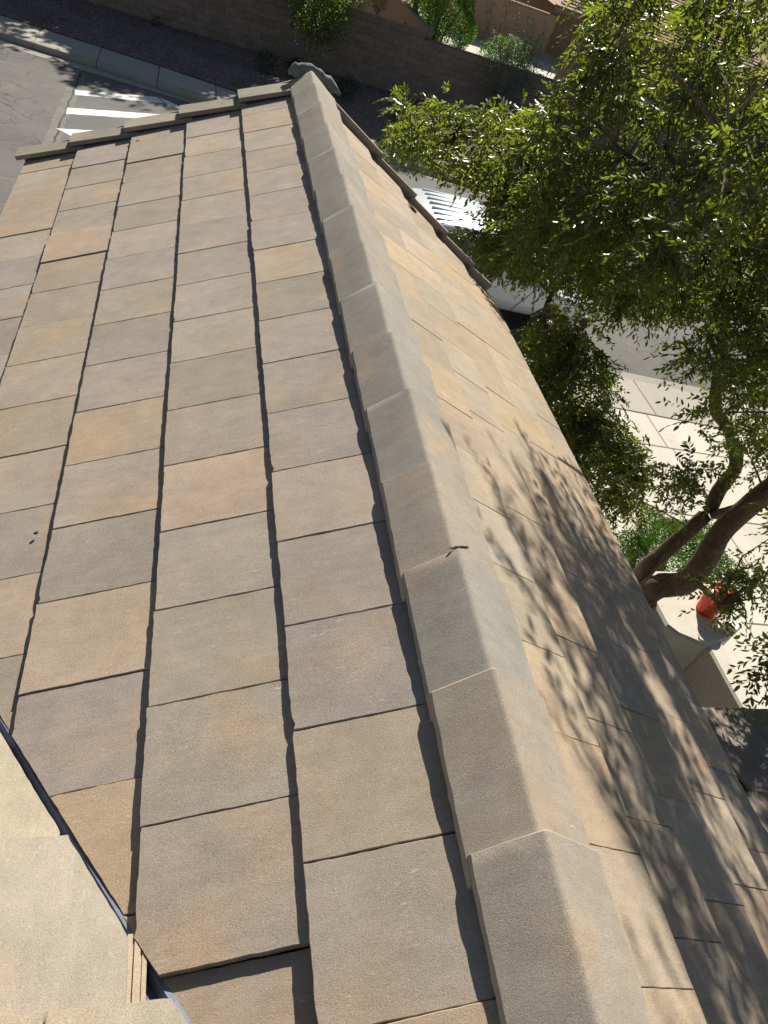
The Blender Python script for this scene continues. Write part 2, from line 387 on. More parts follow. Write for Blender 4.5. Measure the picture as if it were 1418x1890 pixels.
o = obj('pavement_seam', vs, [(i, 60 + i, 61 + i, i + 1) for i in range(59)], M['blackplastic']); tag(o, kind='structure')
M['seal'] = plain('faded_patch', (.20, .195, .18), .9, .2)
vs = [(x - .17 + random.uniform(-.03, .03), y, RZ + .0018) for x, y in L] + [(x + .12 + random.uniform(-.03, .03), y, RZ + .0018) for x, y in L]
o = obj('seam_patch', vs, [(i, 60 + i, 61 + i, i + 1) for i in range(59)], M['seal']); tag(o, kind='structure')

# loose stones on the verge
N = 9000
xs = RNG.uniform(-9, 13, N); ys = np.array([lerp_y(FSO, a) for a in xs]) + .06 + RNG.random(N) ** 1.0 * 6.0
keep = ys < 28.4; xs, ys = xs[keep], ys[keep]; N = len(xs)
sz = RNG.uniform(.012, .04, N)
octv = np.array([(1, 0, 0), (0, 1, 0), (-1, 0, 0), (0, -1, 0), (0, 0, .8)], float)
an = RNG.uniform(0, 6.28, N); V = np.zeros((N, 5, 3)); ca, sa = np.cos(an), np.sin(an)
for k in range(5):
    ox = octv[k, 0] * RNG.uniform(.7, 1.3, N); oy = octv[k, 1] * RNG.uniform(.7, 1.3, N)
    V[:, k, 0] = xs + (ox * ca - oy * sa) * sz; V[:, k, 1] = ys + (ox * sa + oy * ca) * sz; V[:, k, 2] = GZ - .012 + octv[k, 2] * sz
F = (np.array([(0, 1, 4), (1, 2, 4), (2, 3, 4), (3, 0, 4)])[None] + np.arange(N)[:, None, None] * 5).reshape(-1, 3)
def npmesh(name, V, F, mat, smooth=False, tone=None):
    V = V.reshape(-1, 3); me = bpy.data.meshes.new(name); me.vertices.add(len(V)); me.vertices.foreach_set('co', V.astype(np.float32).ravel())
    k = F.shape[1]; me.loops.add(F.size); me.loops.foreach_set('vertex_index', F.astype(np.int32).ravel())
    me.polygons.add(len(F)); me.polygons.foreach_set('loop_start', np.arange(0, F.size, k, dtype=np.int32)); me.polygons.foreach_set('loop_total', np.full(len(F), k, np.int32))
    me.update(calc_edges=True)
    if tone is not None:
        a = me.attributes.new('tone', 'FLOAT', 'POINT'); a.data.foreach_set('value', tone.astype(np.float32).ravel())
    if smooth: me.shade_smooth()
    me.materials.append(mat); return me
M['stone'] = plain('loose_stone', (.24, .185, .16), .95, .15, 6, .5)
tag(link('gravel', npmesh('gravel', V, F, M['stone'])), kind='stuff', label='small brown desert stones scattered over the verge by the block wall')
# ================================================================== THE HOUSE WE STAND ON
TH = 0.486; CT, ST = math.cos(TH), math.sin(TH); PH = math.atan(.3116); CP, SP = math.cos(PH), math.sin(PH)
house = empty('house', (0, 2, GZ)); tag(house, 'tan stucco house whose flat concrete tile gable roof fills the foreground', 'house')
TT = .0235; EX = .3645; TILT = TT / EX
nL = Vector((-ST, 0, CT)); dL = Vector((-CT, 0, -ST)); nR = Vector((ST, 0, CT)); dR = Vector((CT, 0, -ST))
nM = Vector((0, SP, CP)); dM = Vector((0, CP, -SP))
def frame(o, d, n):
    s = n.cross(d)
    return Matrix(((d.x, s.x, n.x, o.x), (d.y, s.y, n.y, o.y), (d.z, s.z, n.z, o.z), (0, 0, 0, 1)))
def clip(poly, a, b):
    """keep the part of a polygon left of the line a->b"""
    out = []; f = lambda p: (b[0] - a[0]) * (p[1] - a[1]) - (b[1] - a[1]) * (p[0] - a[0])
    for i in range(len(poly)):
        p, q = poly[i - 1], poly[i]; fp, fq = f(p), f(q)
        if fp * fq < 0:
            t = fp / (fp - fq); out.append((p[0] + (q[0] - p[0]) * t, p[1] + (q[1] - p[1]) * t))
        if fq >= 0: out.append(q)
    return out
def tile_mesh(poly, th=TT, rough=.0010, butt=.0015, seg=.02, tilt=TILT, mat=None, rnd=random):
    """slab whose outline is slightly ragged; local x points downslope (butt at x=0)"""
    ar = sum(poly[i - 1][0] * poly[i][1] - poly[i][0] * poly[i - 1][1] for i in range(len(poly)))
    if ar < 0: poly = poly[::-1]
    pts = []
    for i in range(len(poly)):
        A = Vector(poly[i]); B = Vector(poly[(i + 1) % len(poly)]); L = (B - A).length
        if L < 1e-4: continue
        n = max(1, int(L / seg)); nn = Vector(((B - A).y, -(B - A).x)) / L
        isb = abs(A.x) < 1e-4 and abs(B.x) < 1e-4; am = butt if isb else rough; walk = 0
        for k in range(n):
            if k == 0: pts.append(A + Vector((rnd.uniform(-1, 1), rnd.uniform(-1, 1))) * .002); continue
            walk = walk * .35 + rnd.uniform(-1, 1) * am
            pts.append(A + (B - A) * ((k + rnd.uniform(-.3, .3)) / n) + nn * walk)
        if isb and rnd.random() < .5:      # a knocked corner
            pts[-1] -= Vector((rnd.uniform(.002, .006), 0))
    n = len(pts); P2 = inset([tuple(p) for p in pts], .0018)
    z = lambda p, o: p[0] * tilt + o
    vs = [(p[0], p[1], z(p, -th)) for p in pts] + [(p[0], p[1], z(p, -.003 + rnd.uniform(-.0006, .0006))) for p in pts] + [(p[0], p[1], z(p, 0)) for p in P2]
    fs = []
    for r in (0, 1):
        for i in range(n): j = (i + 1) % n; fs.append((r * n + i, r * n + j, (r + 1) * n + j, (r + 1) * n + i))
    fs.append(tuple(range(2 * n, 3 * n))); fs.append(tuple(range(n - 1, -1, -1)))
    return mesh('roof_tile', vs, fs, mat or M['tile'])
PAL = [(.345, .299, .250), (.355, .304, .250), (.382, .317, .25), (.336, .293, .249), (.362, .309, .255), (.345, .296, .247), (.372, .315, .255), (.415, .320, .236), (.35, .302, .251), (.400, .318, .24), (.333, .292, .249)]
RPAL = [(.41, .335, .25), (.39, .322, .245), (.42, .33, .24), (.375, .32, .255), (.40, .325, .24), (.385, .325, .255), (.43, .335, .235)]  # same tile type as PAL; lightened and warmed, sunlight put into the colour
def tint(o, rnd=random, pal=PAL, gain=1.0):
    c = rnd.choice(pal); k = rnd.uniform(.9, 1.08) * gain; o.color = (c[0] * k, c[1] * k * rnd.uniform(.992, 1.015), c[2] * k * rnd.uniform(.96, 1.02), 1)
    return o
W0 = .305; GAP = .0016
SHARED = [tile_mesh([(0, GAP / 2), (-.42, GAP / 2), (-.42, W0 - GAP), (0, W0 - GAP)]) for _ in range(8)]
def put_tile(me, org, d, n, yaw=0.0, lift=0.0):
    mw = frame(org + n * lift, d, n) @ Matrix.Rotation(yaw, 4, 'Z')
    return tint(link('roof_tile', me, house, mw))
rt = random.Random(5)
# ---- left slope: columns of courses; side vector of frame(dL,nL) points to -y
U0 = [4.829, 4.684, 4.817, 4.663, 4.815]; V0 = .4652
VA, VB = Vector((.7046, .021)), Vector((1.238, .82))          # valley cut (v,u)
RK = 5.12
def left_pt(v, u, h=0): return dL * v + Vector((0, u, 0)) + nL * h
for k in range(5):
    v = V0 + EX * k; i = -2
    while True:
        u1 = U0[k] - W0 * i + W0; u0 = u1 - W0; i += 1
        if u1 < -1.3: break
        if u0 > RK: continue
        poly = [(0, 0), (-.42, 0), (-.42, W0 - GAP), (0, W0 - GAP)]
        full = True
        if u1 > RK: poly = clip(poly, (-1, u1 - RK), (0, u1 - RK)) or None; full = False
        if not poly: continue
        # local (x,y): v' = v + x ; u' = u1 - y
        if u0 < VA.y + (v - VA.x) * 1.498 + .12:
            a = ((VA.x + .012) - v, u1 - VA.y); b = ((VB.x + .012) - v, u1 - VB.y)
            if True:
                q = clip(poly, b, a)
                if len(q) >= 3: full = full and len(q) == 4 and abs(sum(p[0] for p in q) - sum(p[0] for p in poly)) < 1e-6; poly = q
                else: continue
        if len(poly) < 3: continue
        me = rt.choice(SHARED) if full else tile_mesh(poly)
        lift = rt.uniform(-.0015, .0015) + (.004 if rt.random() < .12 else 0)
        pitch = 0
        if k == 1 and u0 < .1: lift = -.020 if u0 > -.25 else -.01; me = tile_mesh(poly)
        if k == 2 and .4 < u0 < .6: lift = -.004
        put_tile(me, left_pt(v + rt.uniform(-.002, .002), u1), dL, nL, rt.uniform(-.0035, .0035), lift)
# ---- right slope (exposure measured a little shorter), side vector points to +y
EXR = .2635; WR = .287; TR = TT
SR = [tile_mesh([(0, 0), (-.34, 0), (-.34, WR), (0, WR)], tilt=TT / EXR * .9) for _ in range(6)]
UR = [.527, .638, 1.326, 1.11, .964]
def rake_y(x): return 5.13 - (x - .2) * .86
for k in range(5):
    v = .4975 + EXR * k; u0 = UR[k] % WR - WR * 6
    while u0 < 5.3:
        x0, x1 = (v - EXR) * CT, v * CT
        lim1 = rake_y(x1) - .0; lim0 = rake_y(x0)
        if u0 > lim0: break
        if u0 + WR > lim1:
            poly = [(0, 0), (0, WR - GAP), (-.34, WR - GAP), (-.34, 0)]
            poly = clip(poly, (0, rake_y(x1) - u0), (-.34, rake_y((v - .34) * CT) - u0))
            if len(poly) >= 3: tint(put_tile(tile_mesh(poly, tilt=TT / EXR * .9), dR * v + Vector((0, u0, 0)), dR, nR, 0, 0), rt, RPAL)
        else:
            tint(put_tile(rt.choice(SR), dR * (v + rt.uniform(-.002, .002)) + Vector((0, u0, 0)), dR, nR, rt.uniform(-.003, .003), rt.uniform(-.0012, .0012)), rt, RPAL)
        u0 += WR
# ---- the brighter roof plane this gable dies into (lower left), side vector points to -x
def m_z(y, h=0): return -.329 - .3116 * (y - .021) + .02 + h
def m_pt(x, y, h=0): return Vector((x, y, m_z(y))) + nM * h
ML = ((-1.090, .755), (-.749, .208))
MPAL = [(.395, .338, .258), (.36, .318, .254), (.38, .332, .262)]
def m_course(yb, x_right, cut=True, n=6, yaw=0.0):
    x1 = x_right
    for i in range(n):
        poly = [(0, 0), (-.42, 0), (-.42, W0 - GAP), (0, W0 - GAP)]
        if cut:
            a = ((ML[0][1] - yb) / CP, x1 - ML[0][0]); b = ((ML[1][1] - yb) / CP, x1 - ML[1][0])
            poly = clip(poly, b, a)
        if len(poly) >= 3:
            o = put_tile(tile_mesh(poly, tilt=TILT, th=TT), m_pt(x1, yb), dM, nM, rt.uniform(-.002, .002) + yaw, 0); tint(o, rt, MPAL)
        x1 -= W0
m_course(.789, -.90); m_course(.424, -.74); m_course(.061, -.573); m_course(-.303, -.43); m_course(-.668, -.58 + .3)
# side-lap rib sticking out under the next course
mb = MB()
for x0, x1, h in ((-.742, -.732, -.010), (-.732, -.728, -.016), (-.728, -.716, -.010), (-.716, -.712, -.015), (-.712, -.703, -.011)):
    for (ya, yb2) in ((.205, -.03),):
        hh = lambda y: h - (.424 - y) / CP * TILT
        a, b, c_, d_ = m_pt(x0, ya, hh(ya)), m_pt(x1, ya, hh(ya)), m_pt(x1, yb2, hh(yb2)), m_pt(x0, yb2, hh(yb2))
        lo = Vector((0, 0, -.016))
        mb.add([a, b, c_, d_, a + lo, b + lo, c_ + lo, d_ + lo], [(0, 3, 2, 1), (0, 1, 5, 4), (1, 2, 6, 5), (3, 0, 4, 7), (2, 3, 7, 6)])
o = mb.build('side_lap_rib', M['tile'], house); o.color = (.41, .335, .245, 1)
# ---- valley metal
va = Vector((-.40, -.356, 0)); vb = Vector((-1.62, 1.71, 0))
def vz(p): return min(-math.tan(TH) * abs(p.x), m_z(p.y) - .0)
ax = (vb - va).normalized(); pr = Vector((ax.y, -ax.x, 0))
if pr.x < 0: pr = -pr
rows = []
for t in np.linspace(0, 1, 14):
    c = va + (vb - va) * t; row = []
    base = -math.tan(TH) * abs(c.x) - .040
    for off, dz in ((-.17, None), (-.045, None), (-.018, -.006), (-.006, .020), (.006, .020), (.018, -.006), (.045, None), (.17, None)):
        q = c + pr * off
        if dz is None:
            z = (m_z(q.y) - .050) if off < 0 else (-math.tan(TH) * abs(q.x) - .046)
            z = z - (.008 if abs(off) < .05 else .03)
        else: z = base - .006 + dz
        row.append((q.x, q.y, z))
    rows.append(row)
vs = [p for r in rows for p in r]; fs = [(i * 8 + j, i * 8 + j + 1, (i + 1) * 8 + j + 1, (i + 1) * 8 + j) for i in range(13) for j in range(7)]
obj('valley_flashing', vs, fs, M['valley'], house)
# ---- underlay decks
dk = MB()
def quad(a, b, c, d): dk.add([a, b, c, d], [(0, 1, 2, 3)])
h = -.085
for sgn in (0,):
    quad(left_pt(0, -.6, h), left_pt(0, 5.0, h), left_pt(1.9, 5.0, h), left_pt(1.9, 1.85, h)); quad(left_pt(0, -.6, h), left_pt(1.9, 1.85, h), left_pt(.5, -.35, h), left_pt(.3, -.6, h))
    quad(dR * 0 + Vector((0, -1.4, 0)) + nR * h, dR * 1.53 + Vector((0, -1.4, 0)) + nR * h, dR * 1.53 + Vector((0, 4.0, 0)) + nR * h, dR * .1 + Vector((0, 5.0, 0)) + nR * h)
    quad(m_pt(-3, 1.2, h), m_pt(-3, -1.4, h), m_pt(-.05, -1.4, h), m_pt(-1.35, 1.2, h))
dk.build('underlay', M['felt'], house)
# ---- rake tiles, left (gable edge), stepping down course by course
for k in range(5):
    vb_ = [.47, .865, 1.235, 1.60, 1.965][k]
    L = .44 if k else .40; y1 = 5.175 + rt.uniform(-.004, .004); y0 = 5.015
    if k == 0: y1 += .02
    def sub(p0, p1, step=.05): 
        n = max(1, int((Vector(p1) - Vector(p0)).length / step)); return [tuple(Vector(p0) + (Vector(p1) - Vector(p0)) * i / n + Vector((rt.uniform(-1, 1), rt.uniform(-1, 1))) * .0012 * (i > 0)) for i in range(n)]
    poly = sub((0, 0), (0, y1 - y0)) + sub((0, y1 - y0), (-L, y1 - y0)) + sub((-L, y1 - y0), (-L, 0)) + sub((-L, 0), (0, 0))
    me = tile_mesh([(0, 0), (-L, 0), (-L, y1 - y0), (0, y1 - y0)], th=.026, rough=.001, butt=.002, tilt=.095)
    yaw = (.012, -.004, .01, -.008, .006)[k]
    o = tint(link('rake_tile', me, house, frame(left_pt(vb_, y1, .048), dL, nL) @ Matrix.Rotation(yaw, 4, 'Z')), rt, [(.31, .275, .22), (.29, .262, .215)])
    # hanging outer leg
    mb = MB(); mb.box((-L, -.004, -.14), (-.002, .018, -.0265), .002); lg = mb.build('rake_leg', M['tile'], o)
    lg.matrix_basis = WM[o.name]; lg.color = o.color
# ---- rake tiles, right: seen edge-on from the ridge
RKP = [(.10, .10), (.512, 0), (.76, 0), (.99, 0), (1.19, 0), (1.318, 0)]
for k in range(5):
    xa, xb = RKP[k][0], RKP[k + 1][0]; A = Vector((xa, rake_y(xa) + .0, 0)); B = Vector((xb, rake_y(xb), 0))
    pz = lambda q, hh: Vector((q.x, q.y, -math.tan(TH) * q.x)) + nR * hh
    dirn = (B - A).normalized(); side = Vector((dirn.y, -dirn.x, 0));  side = side if side.y > 0 else -side
    A = A - dirn * .05
    ha, hb = .018, .050
    mb = MB(); p = []
    for q, hh in ((A, ha), (B, hb)):
        for off, dz in ((-.005, 0), (.028, 0), (.028, -.16), (-.005, -.16)): p.append(pz(q + side * off, hh + dz))
    mb.add(p, [(0, 1, 5, 4), (1, 2, 6, 5), (2, 3, 7, 6), (3, 0, 4, 7), (0, 3, 2, 1), (4, 5, 6, 7)])
    o = mb.build('rake_tile', M['tile'], house); tint(o, rt, [(.33, .28, .23)])
# ---- ridge caps
def cap_mesh(L, seed):
    r = random.Random(seed)
    prof = [(-.120, -.055), (-.119, -.035), (-.064, .0158), (-.011, .0650), (-.005, .0690), (0, .070), (.006, .0690), (.014, .0652), (.100, .0073), (.188, -.052), (.190, -.072)]
    inner = [(p[0] * .93, p[1] - .020) for p in prof[1:-1]]
    ny = max(2, int(L / .03)); vs = []; m = len(prof)
    full = prof + inner[::-1]; n = len(full)
    YS = [0, -.0035] + [-L * j / ny for j in range(1, ny + 1)]; ny += 1
    for j in range(ny + 1):
        y = YS[j]; drop = y * .050
        for i, (a, b) in enumerate(full):
            e = .0016 if i in (0, 1, m - 1, m - 2) else .0005
            jy = r.uniform(-.0015, .0015) if j in (0, ny) else 0
            bev = -.0032 if (j == 0 and i < m) else 0
            vs.append((a + r.uniform(-e, e), y + jy, b + drop + bev + r.uniform(-e, e) * .5))
    fs = []
    for j in range(ny):
        for i in range(n): k = (i + 1) % n; fs.append((j * n + i, j * n + k, (j + 1) * n + k, (j + 1) * n + i))
    fs.append(tuple(range(n))[::-1]); fs.append(tuple(ny * n + i for i in range(n)))
    me = mesh('ridge_cap', vs, fs, M['tile'], True); me.set_sharp_from_angle(angle=math.radians(28)); return me
CAPS = [cap_mesh(.425, s) for s in range(4)]
CP_PAL = [(.345, .302, .245), (.335, .297, .245), (.355, .307, .25), (.36, .314, .255)]
ys = [-1.24, -.88, -.52, -.165, .190, .562, .930, 1.283, 1.648, 1.992, 2.355, 2.715, 3.08, 3.44, 3.80, 4.165, 4.53, 4.885]
for i, y in enumerate(ys):
    if i == 8: pass
    o = link('ridge_cap', CAPS[i % 4], house, Matrix.Translation((rt.uniform(-.003, .003), y, 0)) @ Matrix.Rotation(rt.uniform(-.004, .004), 4, 'Z'))
    tint(o, rt, CP_PAL)
    if i >= 8: k_ = rt.uniform(.93, 1.05); o.color = (.318 * k_, .296 * k_, .258 * k_, 1)
    if i in (6, 8, 9, 11): o.color = (.312, .290, .254, 1)
    if i in (5, 7, 3): o.color = (.365, .315, .255, 1)
o = link('ridge_cap', cap_mesh(.30, 9), house, Matrix.Translation((0, 5.135, 0))); o.color = (.33, .305, .255, 1)
# moss-dark debris stuck at one cap joint
def blob(mb, c, r, seed, sub=2, amp=.35):
    rr = random.Random(seed); bm = bmesh.new(); bmesh.ops.create_icosphere(bm, subdivisions=sub, radius=1.0)
    ph = [rr.uniform(0, 6) for _ in range(9)]
    for v in bm.verts:
        p = v.co; k = 1 + amp * (math.sin(p.x * 3 + ph[0]) * math.sin(p.y * 3.3 + ph[1]) + .5 * math.sin(p.z * 5 + ph[2] + p.x * 4) * math.sin(p.y * 6 + ph[3])) 
        v.co = Vector((p.x * r[0], p.y * r[1], p.z * r[2])) * k + Vector(c)
    bm.verts.index_update(); mb.add([tuple(v.co) for v in bm.verts], [tuple(v.index for v in f.verts) for f in bm.faces]); bm.free()
mb = MB(); [blob(mb, (-.012 + .014 * i, .936 + .004 * i, .066 - .003 * abs(i - 1)), (.012, .005, .004), 30 + i, 1) for i in range(4)]
M['moss'] = plain('dark_moss', (.10, .115, .075), .95, .1)
mb.build('moss_tuft', M['moss'], house)
# mortar lump closing the gable apex
pts, rad = [], []
for t in np.linspace(0, 1, 22):
    x = -.135 + .36 * t; y = 5.205 - .06 * max(0, t - .55); z = .062 - .47 * abs(x - .005) ** 1.1 * 1.05
    pts.append((x, y, z)); rad.append((.040 - .014 * abs(t - .22) + .008 * math.sin(t * 11)) * (min(1, .35 + 5 * t) if t < .5 else min(1, .45 + 3 * (1 - t))))
rm = random.Random(12); mb = MB(); mb.tube(pts, rad, 16)
vs = []
for i, v in enumerate(mb.v):
    c = Vector(pts[min(i // 16, 21)]); d = Vector(v) - c; k_ = 1 + .22 * math.sin(v[0] * 70) * math.sin(v[2] * 60 + 1) + rm.uniform(-.10, .10); vs.append(tuple(c + d * k_))
o = obj('ridge_mortar', vs, mb.f, M['mortar'], house, smooth=True)
mb = MB(); y = -1.2
vs = []
for yy in np.linspace(-1.2, 5.1, 40):
    for a, b in ((-.10, -.075), (-.06, -.01), (.06, -.01), (.15, -.10)): vs.append((a + rt.uniform(-.004, .004), yy, b - .01))
mb.add(vs, [(i * 4 + j, i * 4 + j + 1, (i + 1) * 4 + j + 1, (i + 1) * 4 + j) for i in range(39) for j in range(3)])
mb.build('ridge_bedding', M['mortar'], house)
# walls, fascias below the eaves
mb = MB(); zE = -.80
mb.box((-1.45, .3, GZ - .1), (1.08, 4.75, -.95)); 
mb.add([(-1.45, 4.748, -.95), (1.08, 4.748, -.95), (0, 4.748, -.14)], [(0, 1, 2)])
mb.box((-9, -9, GZ - .1), (1.02, .6, -.95)); mb.build('wall', M['stucco'], house)
for s, ux in ((1, 1.29), (-1, -1.62)):
    mb = MB(); mb.box((ux if s > 0 else ux - .03, -.9, -.90 if s > 0 else -1.02), (ux + .03 if s > 0 else ux, 4.15 if s > 0 else 4.85, -.745 if s > 0 else -.90), .004)
    mb.build('fascia', M['fascia'], house)
# ---- lower porch roof beyond the right-hand eave
Z1 = -2.26; E0 = Vector((0, 1.92, Z1))
def p_pt(x, y): return Vector((x, y, Z1 - .3116 * (y - 1.92)))
for j in range(6):
    yb = 1.92 - .348 * j; off = (.10, .24)[j % 2]
    for i in range(11):
        x1 = 2.6 + off + W0 * (i + 1)
        o = put_tile(rt.choice(SHARED), p_pt(x1, yb), dM, nM, rt.uniform(-.004, .004), rt.uniform(-.001, .002)); tint(o, rt, [(.25, .22, .195), (.28, .245, .215), (.235, .21, .19)])  # same tiles, palette darkened and cooled so the porch shade is partly painted in
mb = MB(); A = [p_pt(2.2, 1.86), p_pt(6.1, 1.86), p_pt(6.1, -.3), p_pt(2.2, -.3)]; lo = Vector((0, 0, -.06)); lo2 = Vector((0, 0, -.20))
mb.add([a + lo for a in A] + [a + lo2 for a in A], [(0, 3, 2, 1), (4, 5, 6, 7), (0, 1, 5, 4), (1, 2, 6, 5), (2, 3, 7, 6), (3, 0, 4, 7)])
mb.build('porch_deck', M['fascia'], house)
mb = MB(); mb.box((1.0, -9, GZ - .1), (3.0, 1.1, Z1 - .25)); mb.build('porch_wall', M['stucco'], house)
